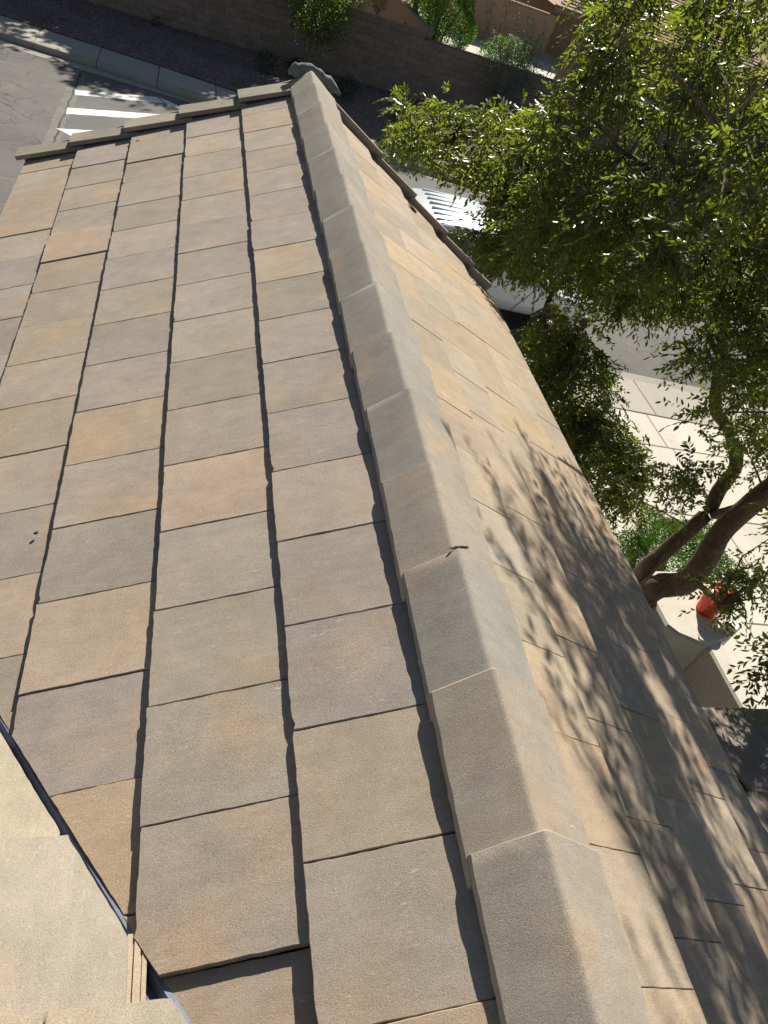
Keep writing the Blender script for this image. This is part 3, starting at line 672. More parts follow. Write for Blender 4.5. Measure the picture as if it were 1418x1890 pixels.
CANOPY = [(4.58,6.37,0.50), (1.75,5.60,-0.20), (3.81,6.74,1.10), (2.43,4.16,-0.14), (3.54,6.53,-0.68), (3.43,5.66,1.22), (3.25,4.62,-0.30), (1.98,6.08,-0.03), (2.07,3.69,-0.11), (2.40,6.37,-0.09), (2.59,3.80,0.72), (3.70,5.36,0.66), (2.58,6.10,0.80), (2.70,5.12,1.11), (2.12,5.85,0.83), (2.05,4.46,0.01), (4.08,5.79,0.50), (2.13,5.87,0.37), (3.28,4.82,0.86), (3.03,7.17,0.43), (2.25,3.69,0.60), (2.63,6.38,1.09), (2.57,5.03,0.74), (2.64,5.92,-0.17), (2.52,6.18,1.00), (2.48,5.24,0.37), (1.87,5.29,-0.27), (2.54,4.35,0.65), (2.89,7.25,0.07), (3.38,4.68,0.03), (2.09,3.82,-0.04), (2.12,3.80,0.08), (2.91,4.73,0.44), (3.32,5.49,0.85), (3.49,6.65,1.30), (2.66,6.82,-0.21), (4.35,5.48,0.22), (2.56,5.23,-0.23), (2.93,3.91,0.38), (3.87,7.18,1.30), (3.02,5.64,0.79), (3.93,5.89,0.17), (2.48,5.97,0.57), (2.69,6.73,-0.01), (3.90,5.50,0.30), (2.86,6.33,1.27), (4.60,6.24,0.61), (1.93,4.97,-0.49), (3.42,6.75,0.78), (2.46,6.90,-0.45), (3.11,5.66,-0.06), (2.11,3.41,0.31), (4.32,6.19,0.51), (3.89,5.93,-0.16), (2.12,4.78,-0.32), (2.78,6.69,0.91), (2.77,6.83,-0.01), (2.72,5.28,-0.59), (4.71,5.88,-0.06), (2.78,5.22,0.86), (1.94,5.05,0.01), (3.51,6.37,0.74), (3.74,5.35,0.85), (3.27,6.36,0.28), (3.19,6.15,-0.27), (4.03,5.80,-0.10), (2.16,5.21,0.48), (4.41,5.59,0.11), (2.11,3.76,0.12), (3.21,4.77,0.10), (2.38,3.64,0.55), (3.37,5.93,-0.28), (3.16,4.39,-0.00), (3.49,6.65,-0.46), (2.39,4.34,-0.22), (3.46,6.42,-0.62), (2.42,6.98,-0.25), (2.33,5.07,-0.14), (2.65,4.61,0.10), (2.06,4.70,-0.10), (2.57,5.46,-0.43), (2.40,6.79,-0.70), (2.76,6.11,0.33), (1.70,4.67,-0.36), (2.92,6.09,1.18), (3.12,6.58,0.08), (3.05,6.63,-0.54), (3.30,5.30,0.32), (4.34,7.49,1.48), (2.48,6.09,-0.07), (2.46,4.05,1.08), (3.46,7.00,0.97), (3.46,6.88,0.84), (3.91,5.32,0.07), (2.69,6.46,-0.22), (2.73,6.31,-0.59), (2.37,5.95,0.54), (2.77,6.93,-0.59), (3.01,6.35,-0.48), (4.08,6.18,0.10), (2.38,4.83,-0.23), (2.31,6.06,1.11), (2.46,4.14,-0.03), (2.12,5.04,-0.37), (2.38,5.93,-0.09), (3.45,5.35,0.69), (3.46,6.57,-0.35), (2.43,4.90,0.06), (3.71,5.26,0.43), (2.38,4.36,0.27), (3.25,7.52,0.95), (2.33,5.79,-0.72), (2.97,4.92,0.53), (2.58,7.18,0.91), (3.47,6.69,0.61), (3.07,4.80,0.94), (1.88,4.91,-0.18), (3.04,6.56,0.87), (2.25,4.01,0.17), (2.83,4.95,1.37), (2.25,5.55,-0.56), (2.40,6.63,-0.90), (4.09,7.10,0.97), (2.96,4.82,0.05), (3.42,6.12,-0.68), (2.13,6.42,-0.81), (3.14,5.96,0.48), (2.76,5.31,0.21), (2.42,4.75,0.90), (2.67,4.42,0.73), (3.48,6.36,-0.94), (1.80,4.59,-0.21), (2.85,5.46,1.24), (4.02,6.96,0.82), (3.16,5.22,0.46), (3.02,5.76,-0.13), (2.27,6.42,0.04), (2.06,4.30,-0.03), (2.11,6.38,-0.39), (2.43,5.27,-0.16), (2.04,6.03,-0.71), (3.27,4.30,0.03), (3.12,5.23,0.08), (2.70,5.51,1.25), (2.25,4.42,-0.11), (3.22,5.73,0.80), (2.39,6.47,-0.40), (3.05,4.76,0.05), (2.50,5.26,1.11), (2.33,5.89,1.00), (2.76,4.53,0.38), (2.60,4.90,0.74), (2.17,4.47,-0.01), (2.85,4.62,1.20), (1.78,4.68,-0.40), (2.22,5.52,0.57), (3.36,6.74,0.49), (2.18,4.43,0.10), (2.50,3.93,0.63), (3.71,6.29,0.43), (3.74,5.19,-0.48), (2.37,5.17,-0.41), (2.67,5.34,0.38), (3.28,8.10,0.96), (2.67,6.32,0.06), (3.12,6.01,0.63), (1.70,5.05,0.12), (4.15,6.94,0.97), (2.18,5.72,-0.09), (3.51,5.27,0.93), (3.06,5.39,1.33), (3.50,5.60,-0.39), (2.71,6.95,0.83), (3.86,4.74,0.19), (2.56,5.27,-0.38), (2.41,6.86,-0.22), (3.30,6.04,0.55), (2.33,6.03,-0.02), (4.28,7.25,1.25), (3.76,6.17,0.37), (2.26,6.56,-0.34), (2.13,4.57,-0.29), (2.27,6.52,-0.41), (2.13,6.08,-0.66), (3.07,6.62,0.66), (2.44,5.28,-0.09), (1.79,4.42,-0.30), (2.90,4.00,0.60), (4.26,5.90,-0.13), (2.56,4.02,0.21), (3.08,4.33,0.20), (2.74,7.26,0.59), (2.57,5.05,-0.33), (2.16,5.67,0.51), (3.46,6.29,0.19), (3.00,7.75,0.73), (2.68,6.86,1.02), (3.72,6.21,-0.15), (2.81,5.38,1.39), (2.57,6.49,-0.45), (1.15,6.79,-0.44), (1.87,8.28,-0.63), (2.42,6.49,-0.78), (1.75,7.90,-0.93), (1.87,6.81,-0.58), (2.42,7.20,-0.50), (2.46,8.36,-0.73), (1.87,6.51,-0.23), (1.41,6.67,-0.63), (2.63,7.25,-0.76), (2.41,8.53,-0.71), (1.73,7.44,-0.60), (2.78,8.01,-0.50), (2.24,7.68,-0.50), (2.68,8.34,-0.61), (1.65,7.88,-0.70), (2.76,7.93,-0.81), (1.63,8.44,-1.17), (2.89,8.13,-0.58), (2.38,6.16,-0.69), (2.44,7.32,-0.52), (1.80,7.39,-0.45), (2.12,6.41,-0.72), (2.35,7.89,-0.65), (2.85,7.92,-0.70), (1.35,7.36,-0.72), (2.34,8.12,-1.02), (1.96,8.37,-0.84), (2.52,7.38,-0.41), (1.75,7.13,-0.68), (1.23,6.49,-0.57), (1.98,7.78,-0.59), (2.77,8.42,-0.72), (2.67,7.86,-0.41), (1.60,7.89,-0.79), (1.47,7.56,-0.59), (2.58,6.88,-0.58), (2.98,7.81,-0.77), (2.55,7.25,-0.94), (1.96,6.49,-0.57), (2.47,8.12,-0.54), (2.38,7.76,-0.79), (1.57,8.21,-0.97), (1.82,8.52,-1.05), (3.04,7.72,-0.78), (2.22,7.02,-0.65), (2.46,6.27,-0.77), (3.00,7.37,-0.99), (1.68,7.30,-0.51), (1.73,6.46,-0.60), (2.50,7.51,-0.55), (1.91,7.75,-0.67), (1.42,6.64,-0.47), (2.27,7.82,-0.98), (2.25,6.35,-0.76), (1.65,8.53,-0.79), (1.95,8.48,-1.04), (1.90,6.85,-0.74), (2.42,7.45,-0.91), (2.51,6.63,-0.55), (1.92,7.39,-0.60), (1.77,8.05,-0.70), (1.48,7.70,-0.69), (2.62,7.94,-1.05), (2.53,7.10,-0.52), (1.69,7.06,-0.58), (2.14,7.48,-0.50), (2.31,8.17,-0.72), (1.92,8.39,-1.05), (2.38,6.64,-0.96), (2.36,7.27,-0.50), (1.95,8.51,-0.82), (1.71,7.06,-0.49), (1.62,6.37,-0.58), (1.99,7.12,-0.66), (3.19,5.48,-0.98), (3.47,7.13,-1.32), (3.02,5.06,-0.83), (4.01,6.27,-1.30), (4.80,6.69,-1.31), (3.62,5.59,-0.89), (3.36,5.18,-0.81), (2.31,6.05,-0.74), (3.65,6.80,-1.40), (2.20,5.65,-0.69), (2.17,5.96,-0.72), (2.69,7.21,-0.84), (2.88,7.51,-1.04), (3.60,7.73,-1.02), (3.49,6.91,-1.60), (3.71,6.80,-1.64), (2.96,7.55,-1.30), (3.72,7.02,-1.61), (4.53,7.33,-0.98), (3.67,7.46,-1.24), (3.08,6.35,-1.37), (3.94,5.83,-1.01), (2.39,5.36,-0.82), (3.61,6.73,-1.38), (3.23,6.45,-1.06), (2.67,6.68,-0.89), (2.19,5.54,-0.65), (3.82,7.34,-1.07), (2.42,5.62,-0.51), (3.24,7.54,-1.12), (3.12,5.59,-0.61), (3.58,5.12,-0.80), (3.87,6.84,-1.00), (4.36,6.16,-1.11), (2.53,5.22,-0.81), (3.45,7.07,-1.06), (2.65,6.20,-0.76), (4.00,6.68,-1.44), (2.77,6.31,-1.38), (2.05,6.05,-0.54), (2.86,6.61,-0.86), (3.88,7.39,-0.97), (3.96,6.10,-1.36), (2.76,5.44,-0.69), (3.13,6.81,-1.31), (3.73,6.21,-0.91), (2.78,5.74,-0.87), (3.92,6.60,-1.59), (2.16,5.82,-0.58), (2.33,6.47,-0.95), (3.40,6.92,-0.82), (3.56,6.69,-1.29), (3.41,7.23,-1.02), (3.31,6.63,-1.07), (3.81,5.85,-1.07), (2.70,7.19,-1.28), (3.33,4.97,-0.88), (3.39,5.27,-0.33), (3.34,5.70,-1.19), (4.41,6.79,-0.83), (2.62,6.60,-1.11), (3.27,5.56,-0.43), (2.60,6.47,-1.14), (2.77,7.55,-0.92), (4.06,7.23,-0.91), (3.02,5.88,-0.55), (2.81,7.12,-1.18), (3.15,5.77,-0.63), (3.00,6.39,-1.36), (3.59,7.57,-1.10), (2.09,5.41,-0.83), (4.18,6.96,-0.81), (3.31,5.29,-0.55), (3.23,7.10,-1.16), (2.50,6.13,-0.53), (3.93,7.00,-1.56), (4.08,6.87,-1.59), (3.57,5.91,-1.33), (2.92,5.65,-0.70), (2.98,7.54,-1.59), (3.00,5.97,-1.13), (3.42,6.85,-1.45), (2.60,5.89,-1.13), (2.64,6.99,-1.28), (3.47,6.62,-1.29), (3.09,5.97,-1.01), (3.45,5.05,-0.56), (4.60,6.62,-1.36), (3.61,6.26,-0.66), (3.64,6.34,-1.46), (4.69,6.63,-1.47), (4.10,6.12,-1.08), (3.38,6.01,-0.78), (3.48,7.01,-1.13), (4.02,5.75,-1.11), (3.72,6.01,-1.39), (3.13,6.29,-0.92), (3.49,7.46,-1.36), (2.94,5.62,-0.66), (2.47,5.96,-0.62), (4.10,6.17,-1.26), (2.58,5.85,-1.03), (3.52,6.53,-0.91), (3.92,5.53,-0.91), (3.05,6.11,-1.06), (2.41,6.37,-0.65), (4.89,6.71,-1.24), (2.68,5.45,-0.59), (3.04,5.14,-0.94), (3.81,6.64,-1.53), (2.27,6.33,-1.20), (2.21,6.81,-1.37), (2.46,6.91,-1.52), (2.27,6.53,-1.31), (2.32,6.32,-1.19), (2.68,6.91,-1.51), (2.18,6.69,-1.34), (2.27,6.39,-1.30), (2.36,6.67,-1.42), (2.28,6.12,-1.16), (2.90,5.59,-1.91), (2.97,5.33,-1.77), (2.92,5.32,-2.09), (2.92,6.03,-1.84), (3.43,6.47,-2.06), (3.12,5.99,-1.65), (2.72,5.43,-1.36), (3.16,4.94,-2.40), (3.43,5.29,-2.74), (3.14,4.33,-2.22), (4.02,4.83,-2.61), (3.78,5.31,-3.05), (2.85,4.98,-1.78), (3.95,4.78,-2.84), (2.84,5.30,-1.50), (3.92,5.50,-3.00), (3.20,6.44,-2.15), (2.97,5.67,-2.01), (3.67,5.38,-2.21), (3.74,4.78,-2.95), (3.13,5.12,-1.67), (3.55,5.61,-2.84), (3.47,6.32,-2.35), (3.70,5.72,-2.59), (3.39,5.05,-2.30), (4.00,4.75,-2.63), (4.39,5.22,-3.22), (3.53,5.49,-1.95), (3.68,5.58,-2.56), (4.31,5.16,-3.00), (3.62,5.45,-2.38), (3.97,4.75,-2.46), (3.31,5.35,-2.37), (3.68,5.26,-2.96), (3.41,6.15,-2.04), (4.14,5.69,-2.53), (3.48,5.03,-2.16), (3.90,5.71,-2.88), (3.51,5.28,-2.83), (3.69,5.84,-2.81), (3.29,4.97,-2.71), (3.83,6.28,-2.50), (2.90,5.25,-1.59), (3.64,4.75,-2.39), (3.98,5.66,-2.70), (2.52,5.04,-1.83), (3.20,5.50,-2.52), (3.62,6.66,-2.13), (3.82,4.71,-2.27), (3.34,6.21,-1.93), (3.90,5.23,-2.51), (3.19,4.97,-2.15), (3.75,4.94,-2.32), (4.46,5.43,-2.92), (2.99,5.25,-1.55), (3.94,4.87,-2.64), (3.74,5.25,-2.53), (3.60,5.52,-2.01), (3.50,4.10,-2.34), (3.06,5.32,-2.15), (3.70,5.15,-2.27), (3.31,5.01,-2.66), (2.87,4.76,-2.11), (3.60,6.26,-2.60), (4.15,5.45,-2.82), (3.44,6.44,-2.55), (3.09,5.20,-1.56), (2.85,5.51,-1.99), (3.65,6.15,-2.76), (3.46,6.01,-1.97), (3.33,4.84,-2.24), (3.61,4.88,-2.68), (3.32,5.01,-2.14), (4.36,5.43,-2.80), (2.88,5.22,-1.85), (3.56,5.68,-2.43), (3.63,5.78,-2.64), (3.21,5.13,-2.26), (3.91,6.07,-2.25), (2.89,5.41,-1.55), (3.92,5.70,-2.54), (3.80,4.58,-2.81), (3.33,6.28,-2.02), (3.23,5.25,-2.41), (2.90,5.46,-2.14), (4.42,5.62,-2.75), (4.35,4.98,-3.03), (2.71,4.63,-2.12), (3.06,5.95,-2.14), (2.79,5.18,-1.82), (3.06,6.12,-2.00), (3.43,5.14,-1.96), (2.91,5.03,-1.59), (4.30,5.45,-3.04), (3.03,6.02,-2.00), (3.26,4.73,-2.23), (3.44,5.06,-2.47), (3.56,5.81,-2.67), (3.59,5.32,-2.61), (3.93,4.92,-2.46), (4.54,5.54,-1.67), (3.92,4.59,-0.69), (4.74,5.50,-0.63), (4.14,5.81,-0.88), (3.67,4.37,-0.65), (3.79,4.08,-0.96), (4.17,4.73,-1.15), (4.31,6.17,-0.86), (3.69,4.72,-0.45), (3.82,4.57,-0.27), (4.13,4.66,-0.17), (3.50,4.89,-0.10), (5.33,5.39,-1.49), (5.05,6.49,-0.63), (4.61,5.56,-0.88), (4.00,4.44,-0.77), (4.10,4.99,-0.42), (3.79,4.71,0.08), (5.06,6.31,-0.37), (4.21,5.15,-0.25), (4.18,4.66,-0.84), (3.91,4.10,-0.63), (4.83,4.89,-1.23), (4.06,4.17,-0.64), (4.10,4.94,-0.03), (4.54,4.51,-0.81), (4.12,4.73,-0.43), (4.79,6.13,-0.94), (5.37,5.82,-1.35), (3.45,4.16,-0.91), (3.68,4.48,-0.54), (4.02,5.08,-1.05), (4.26,5.74,-0.70), (5.02,5.52,-0.96), (3.57,4.64,-0.67), (4.51,5.53,-0.75), (3.21,4.69,-0.13), (4.09,4.52,-0.85), (4.14,5.52,-1.04), (4.68,4.66,-0.92), (3.52,4.60,-0.53), (4.59,6.35,-1.09), (5.07,6.61,-0.54), (4.82,5.99,-0.88), (3.45,4.47,-0.34), (5.33,5.19,-1.26), (4.27,4.75,-1.25), (4.74,5.01,-1.43), (3.37,4.32,-0.87), (4.29,5.49,-1.11), (4.83,5.19,-0.51), (4.67,5.37,-1.47), (4.43,4.58,-0.64), (3.06,3.97,-0.79), (5.28,6.27,-0.48), (3.77,4.08,-0.71), (4.51,5.37,-0.73), (3.43,4.67,-0.34), (3.59,4.66,0.02), (3.74,5.15,-0.70), (4.57,4.75,-1.53), (5.07,4.89,-1.39), (4.12,4.02,-1.29), (4.39,4.34,-1.62), (4.51,4.81,-1.55), (4.76,4.45,-1.60), (4.69,4.68,-1.90), (5.66,4.81,-1.98), (3.70,4.23,-1.39), (4.91,4.98,-1.58), (5.11,4.61,-1.92), (5.46,4.45,-1.91), (4.98,4.82,-1.39), (4.46,4.24,-1.45), (5.46,4.60,-1.98), (4.64,4.30,-1.35), (4.49,4.11,-1.66), (3.47,3.59,-1.63), (3.74,3.93,-1.79), (3.32,3.69,-1.63), (3.63,3.95,-2.04), (4.27,3.22,-2.32), (4.24,3.21,-2.19), (4.33,3.41,-2.69), (4.37,3.14,-2.31), (4.21,3.18,-2.52), (4.21,3.11,-2.51), (3.34,1.91,-1.73), (3.39,1.88,-1.79), (3.36,1.94,-1.65), (3.20,1.90,-1.68), (4.15,3.21,-1.62), (3.94,3.09,-1.46), (4.11,3.17,-1.69)]
HANG = [(3.27,5.08,3.30), (2.36,0.87,1.29), (2.44,4.84,2.81), (2.73,3.19,2.93), (2.41,3.43,1.73), (2.32,2.25,2.30), (2.77,4.04,2.00), (1.97,2.91,1.79), (3.01,2.41,2.54), (2.17,3.77,2.56), (2.78,4.12,3.61), (3.13,4.02,2.84), (2.65,5.70,3.62), (2.76,3.56,2.32), (2.66,5.45,3.45), (3.04,3.42,3.49), (2.53,3.03,2.11), (2.30,4.91,3.23), (2.85,3.16,2.41), (3.07,5.10,2.52), (1.91,3.31,2.92), (2.57,4.46,3.53), (2.18,2.63,2.73), (2.28,1.85,1.78), (1.58,1.31,1.98), (2.30,1.84,1.51), (3.06,3.45,2.64), (2.60,2.78,2.28), (2.95,4.46,2.34), (1.91,2.96,2.20), (1.88,1.75,1.60), (2.43,3.75,1.49), (2.18,4.36,2.54), (1.99,3.15,1.75), (2.18,3.34,1.56), (2.64,3.16,2.98), (2.09,2.18,2.75), (3.04,4.37,2.80), (3.10,5.17,3.10), (3.04,5.15,3.25), (2.37,4.34,2.76), (2.87,3.20,3.07), (2.67,1.84,2.09), (2.65,2.42,2.68), (1.88,3.25,2.20), (2.83,3.79,3.19), (2.98,4.35,2.56), (2.53,2.72,3.14), (2.84,5.38,3.11), (3.00,3.98,2.61), (1.96,2.87,2.79), (2.80,3.31,2.03), (2.23,2.95,1.33), (2.04,2.49,2.25), (2.70,3.99,2.81), (2.76,2.35,2.31), (1.89,3.09,2.19), (2.42,3.54,1.41), (2.64,1.85,1.54), (2.20,1.80,1.71), (2.55,4.32,3.26), (2.49,2.98,3.12), (3.00,5.48,3.45), (2.69,4.34,1.97), (2.03,3.74,1.60), (3.11,3.91,3.15), (2.14,4.51,2.16), (2.16,3.26,3.57), (1.86,1.69,1.89), (2.99,2.91,2.76), (2.38,1.90,1.67), (2.53,2.65,2.43), (2.63,4.99,3.64), (2.36,5.30,3.16), (2.66,4.13,2.16), (2.88,4.98,2.16), (2.60,4.09,3.19), (2.83,2.83,2.05), (1.95,3.51,2.11), (2.66,2.45,1.77), (1.91,1.79,1.85), (1.54,2.52,1.90), (2.77,5.71,3.37), (2.17,2.01,1.50), (2.34,2.91,3.42), (2.55,4.27,2.44), (3.26,3.23,3.02), (2.56,1.59,1.63), (2.84,5.82,3.35), (2.80,3.23,3.07), (3.18,3.05,2.83), (2.53,3.30,1.66), (2.82,3.18,1.96), (2.03,1.45,1.79), (3.11,5.75,3.25), (2.36,3.82,1.51), (2.75,5.62,3.74), (2.57,4.93,3.12), (2.59,1.82,1.60), (3.17,4.92,2.89), (2.25,2.39,2.40), (2.92,3.01,2.94), (1.66,3.81,2.29), (2.14,4.05,2.00), (2.53,4.37,3.35), (1.90,1.51,1.65), (2.19,1.81,2.18), (3.16,3.04,3.11), (2.21,3.83,1.66), (2.94,3.25,2.19), (2.35,4.75,3.87), (1.65,2.56,2.05), (2.27,3.25,2.76), (2.57,3.60,2.99), (3.45,5.05,3.33), (2.90,5.18,2.70), (2.54,4.80,3.32), (2.33,1.93,2.49), (4.73,2.58,0.21), (4.63,5.45,1.67), (5.24,5.07,1.49), (4.52,5.31,1.23), (5.58,3.74,0.76), (5.42,3.56,-0.36), (6.03,6.43,1.88), (4.52,4.51,1.60), (5.11,4.45,2.25), (4.71,4.99,1.63), (4.17,2.86,-0.34), (4.05,2.01,0.19), (5.17,4.61,0.95), (6.21,4.88,1.57), (4.69,2.10,0.20), (5.90,5.77,1.23), (6.36,5.09,1.65), (5.49,5.61,2.07), (5.17,2.14,0.38), (5.97,5.56,1.65), (5.65,3.65,0.35), (4.14,3.08,1.05), (4.20,3.48,-0.48), (5.90,2.99,0.96), (5.47,4.77,2.05), (4.51,3.93,1.06), (4.89,2.38,-0.12), (6.36,5.48,1.87), (5.27,2.93,0.25), (5.18,4.47,0.41), (6.58,4.97,2.11), (5.54,4.32,2.17), (6.08,4.27,0.71), (4.63,4.76,1.43), (5.96,5.43,1.55), (4.52,4.79,0.28), (5.68,4.84,2.43), (4.72,3.03,0.10), (5.77,4.12,0.30), (5.75,5.93,2.21), (5.54,4.84,1.99), (5.22,5.34,1.72), (5.70,4.39,2.06), (4.06,3.56,0.05), (5.87,3.85,0.71), (4.60,3.70,1.30), (6.39,4.77,1.73), (5.61,4.34,1.41), (5.49,3.43,-0.17), (5.50,3.14,-0.27), (5.71,5.80,1.39), (5.85,2.59,0.65), (5.69,5.31,1.69), (5.56,4.00,-0.26), (4.82,3.01,0.70), (6.41,4.18,1.96), (5.04,2.85,0.41), (5.92,4.72,1.98), (4.29,2.95,0.93), (4.25,4.38,0.12), (4.90,3.22,-0.08), (4.84,5.25,1.48), (5.94,3.52,0.75), (6.37,6.32,1.76), (4.64,5.01,1.38), (4.45,2.83,0.06), (5.89,5.26,1.56), (5.67,5.06,2.06), (5.56,4.87,1.54), (4.53,5.13,1.58), (5.87,4.11,0.17), (6.55,5.54,1.95), (6.09,3.69,0.99), (5.33,5.77,1.68), (4.59,2.57,-0.22), (6.01,4.54,1.12), (5.34,3.94,1.62), (3.68,3.78,-0.49), (4.39,4.46,1.43), (4.74,4.51,0.48), (5.81,3.91,0.89), (4.90,3.12,0.78), (5.20,4.36,0.54), (4.81,4.88,0.76), (6.05,4.84,2.08), (6.55,4.60,2.35), (4.86,1.88,0.11), (5.48,3.44,0.89), (4.87,3.14,0.09), (5.57,6.84,1.93), (5.09,5.45,0.86), (6.06,6.11,2.01), (5.20,6.03,1.54), (6.37,5.72,1.74), (6.05,5.63,1.29), (5.70,3.67,1.23), (4.17,3.85,-0.55), (4.32,2.86,0.84), (5.37,4.52,1.60), (5.61,2.59,-0.14), (4.23,3.78,-0.54), (5.05,4.57,1.60), (5.75,4.49,1.67), (4.26,4.65,0.66), (5.80,4.56,1.59), (4.25,5.13,0.64), (5.28,5.05,1.64), (5.57,4.80,1.01), (6.16,4.48,1.96), (4.51,2.55,0.68), (5.62,4.37,1.08), (5.97,3.80,0.94), (5.61,3.36,-0.06), (4.82,5.62,2.22), (5.16,3.25,-0.06), (4.17,3.58,0.55), (6.61,6.42,1.97), (5.18,6.15,1.45), (4.11,3.45,-0.38), (4.01,4.29,0.33)]
LIMBS = {'L1': [(5.25, 4.75, -5.45), (4.92, 4.53, -4.05), (5.02, 4.32, -3.6), (4.94, 4.24, -3.11), (4.87, 4.25, -2.67), (4.84, 4.14, -2.03), (4.78, 3.98, -1.46), (4.4, 4.2, -0.3), (3.9, 4.4, 0.7), (3.4, 4.6, 1.6)], 'L2': [(5.35, 4.95, -5.45), (4.98, 4.82, -4.08), (5.03, 4.8, -3.54), (5.17, 4.81, -3.01), (5.22, 4.92, -2.71), (5.28, 5.01, -2.43), (5.12, 5.2, -2.15), (4.88, 5.32, -1.99), (4.78, 5.45, -1.74), (4.66, 5.6, -1.33), (4.42, 5.68, -0.9), (3.97, 5.59, -0.45), (3.34, 5.38, -0.06), (2.74, 5.19, 0.21)], 'L3': [(5.22, 4.77, -2.95), (5.18, 4.5, -2.57), (4.84, 4.14, -2.03)], 'L4': [(4.42, 5.68, -0.9), (3.77, 5.95, -0.78), (3.1, 6.31, -0.73), (2.36, 6.79, -0.58), (1.68, 7.25, -0.58), (1.43, 7.45, -0.64)], 'L5': [(4.6, 5.62, -1.19), (3.78, 5.96, -1.08), (3.22, 6.23, -1.22), (2.94, 6.14, -1.6), (3.12, 5.95, -2.03), (3.44, 5.31, -2.55), (3.75, 4.88, -2.71)], 'L6': [(4.78, 3.98, -1.46), (3.88, 4.18, -0.45), (2.91, 4.16, 0.28), (2.28, 4.07, 0.64), (1.78, 4.05, 0.84)], 'L9': [(5.11, 4.27, -3.53), (4.49, 3.59, -2.94), (4.07, 3.12, -2.57)], 'L7': [(3.9, 4.4, 0.7), (3.0, 4.6, 1.4), (2.2, 4.3, 1.9), (1.6, 3.6, 2.2)], 'L8': [(2.91, 4.16, 0.28), (2.76, 4.63, 0.24), (2.49, 5.07, 0.12), (2.33, 5.76, 0.16), (2.2, 6.13, 0.18)]}
SHADE = [(-9.5, 33.6, 9.4, 2.9, 'tall dense tree behind the far left stretch of the block wall'), (-3.9, 33.2, 9.3, 2.9, 'tall dense tree behind the block wall, left of the young tree'), (1.7, 33.0, 9.3, 2.9, 'tall tree behind the block wall near its vertical joint'),
         (9.6, 36.2, 11.8, 2.7, 'tall high-crowned tree behind the hedges by the side wall'), (15.2, 35.0, 10.6, 2.5, 'tall high-crowned tree by the patio beyond the wall'), (20.0, 34.5, 10.6, 2.6, 'tall high-crowned tree at the right end of the patio'), (-14.5, 34, 9.2, 3, 'tall tree farthest left behind the block wall')]
LITTER = [('pebble', (-1.102, 1.471, -.594), 0, .0075, 'small dark pebble on a tile near the left edge of the photo', 'pebble', False),
          ('dry_leaf', (-1.03, 4.88, -.555), 0, .03, 'dark leaf scrap lying just below the left rake tiles', 'leaf', True),
          ('dry_leaf', (.738, 4.50, -.401), 0, .034, 'curled brown leaf on the sunlit right slope near its far edge', 'leaf', True)]
# ================================================================== VEGETATION
def unit(v): return v / np.maximum(np.linalg.norm(v, axis=-1, keepdims=True), 1e-9)
def sprays(centers, per, rad, L, nleaf, ll, lw, rng, droop=.5, flat=.35, lead=None):
    """leaflets set alternately along curved shoots that fan out of every centre; returns base, direction, normal, length, tone and the shoot lines"""
    centers = np.asarray(centers, float); n = len(centers) * per
    c = np.repeat(centers, per, 0); d = unit(rng.normal(size=(n, 3)) * (1, 1, .55) + (0, 0, -.1))
    if lead is not None: d = unit(rng.normal(size=(n, 3)) * .22 + np.array(lead))
    st = c + unit(rng.normal(size=(n, 3))) * rad * rng.random((n, 1)) ** .5
    ln = L * rng.uniform(.6, 1.25, (n, 1)); ph = rng.random(n)
    pl = unit(np.cross(d, rng.normal(size=(n, 3)) * (.6, .6, .2) + (0, 0, .5)))        # spray plane side vector
    ts = (np.arange(nleaf) + .6) / nleaf
    B = []; D = []; NN = []; T = []
    tone = rng.random((n, 1)) * .7
    for i, t in enumerate(ts):
        p = st + d * ln * t + np.array((0, 0, -1)) * droop * ln * t * t
        tan = unit(d + np.array((0, 0, -1)) * droop * 2 * t); s = 1 if i % 2 else -1
        side = unit(np.cross(tan, np.cross(pl, tan)))
        dr = unit(tan * .75 + side * s * .85 * (1 - .7 * (i == nleaf - 1)) + rng.normal(size=(n, 3)) * .22 + (0, 0, -.22))
        nn = unit(np.cross(dr, side) * 1.0 + rng.normal(size=(n, 3)) * flat)
        B.append(p); D.append(dr); NN.append(nn); T.append(tone[:, 0] + rng.random(n) * .3)
    shoots = np.stack([st, st + d * ln * .5 + np.array((0, 0, -1)) * droop * ln * .25, st + d * ln + np.array((0, 0, -1)) * droop * ln], 1)
    return np.concatenate(B), np.concatenate(D), np.concatenate(NN), np.concatenate(T), shoots
def leaf_quads(B, D, N_, T, ll, lw, rng, fold=.25, spread=.25):
    n = len(B); k_ = rng.uniform(1 - spread, 1 + spread * .8, (n, 1)); l = ll * k_; w = lw * k_ * rng.uniform(.8, 1.15, (n, 1))
    s = unit(np.cross(D, N_)); u = unit(np.cross(s, D))
    V = np.stack([B, B + D * l * .30 + s * w * .46 + u * w * fold, B + D * l * .66 + s * w * .40 + u * w * fold * .8, B + D * l - u * l * .10,
                  B + D * l * .66 - s * w * .40 + u * w * fold * .8, B + D * l * .30 - s * w * .46 + u * w * fold], 1)
    F = (np.array([(0, 1, 2, 3), (0, 3, 4, 5)])[None] + np.arange(n)[:, None, None] * 6).reshape(-1, 4)
    return V, F, np.repeat(T, 6)
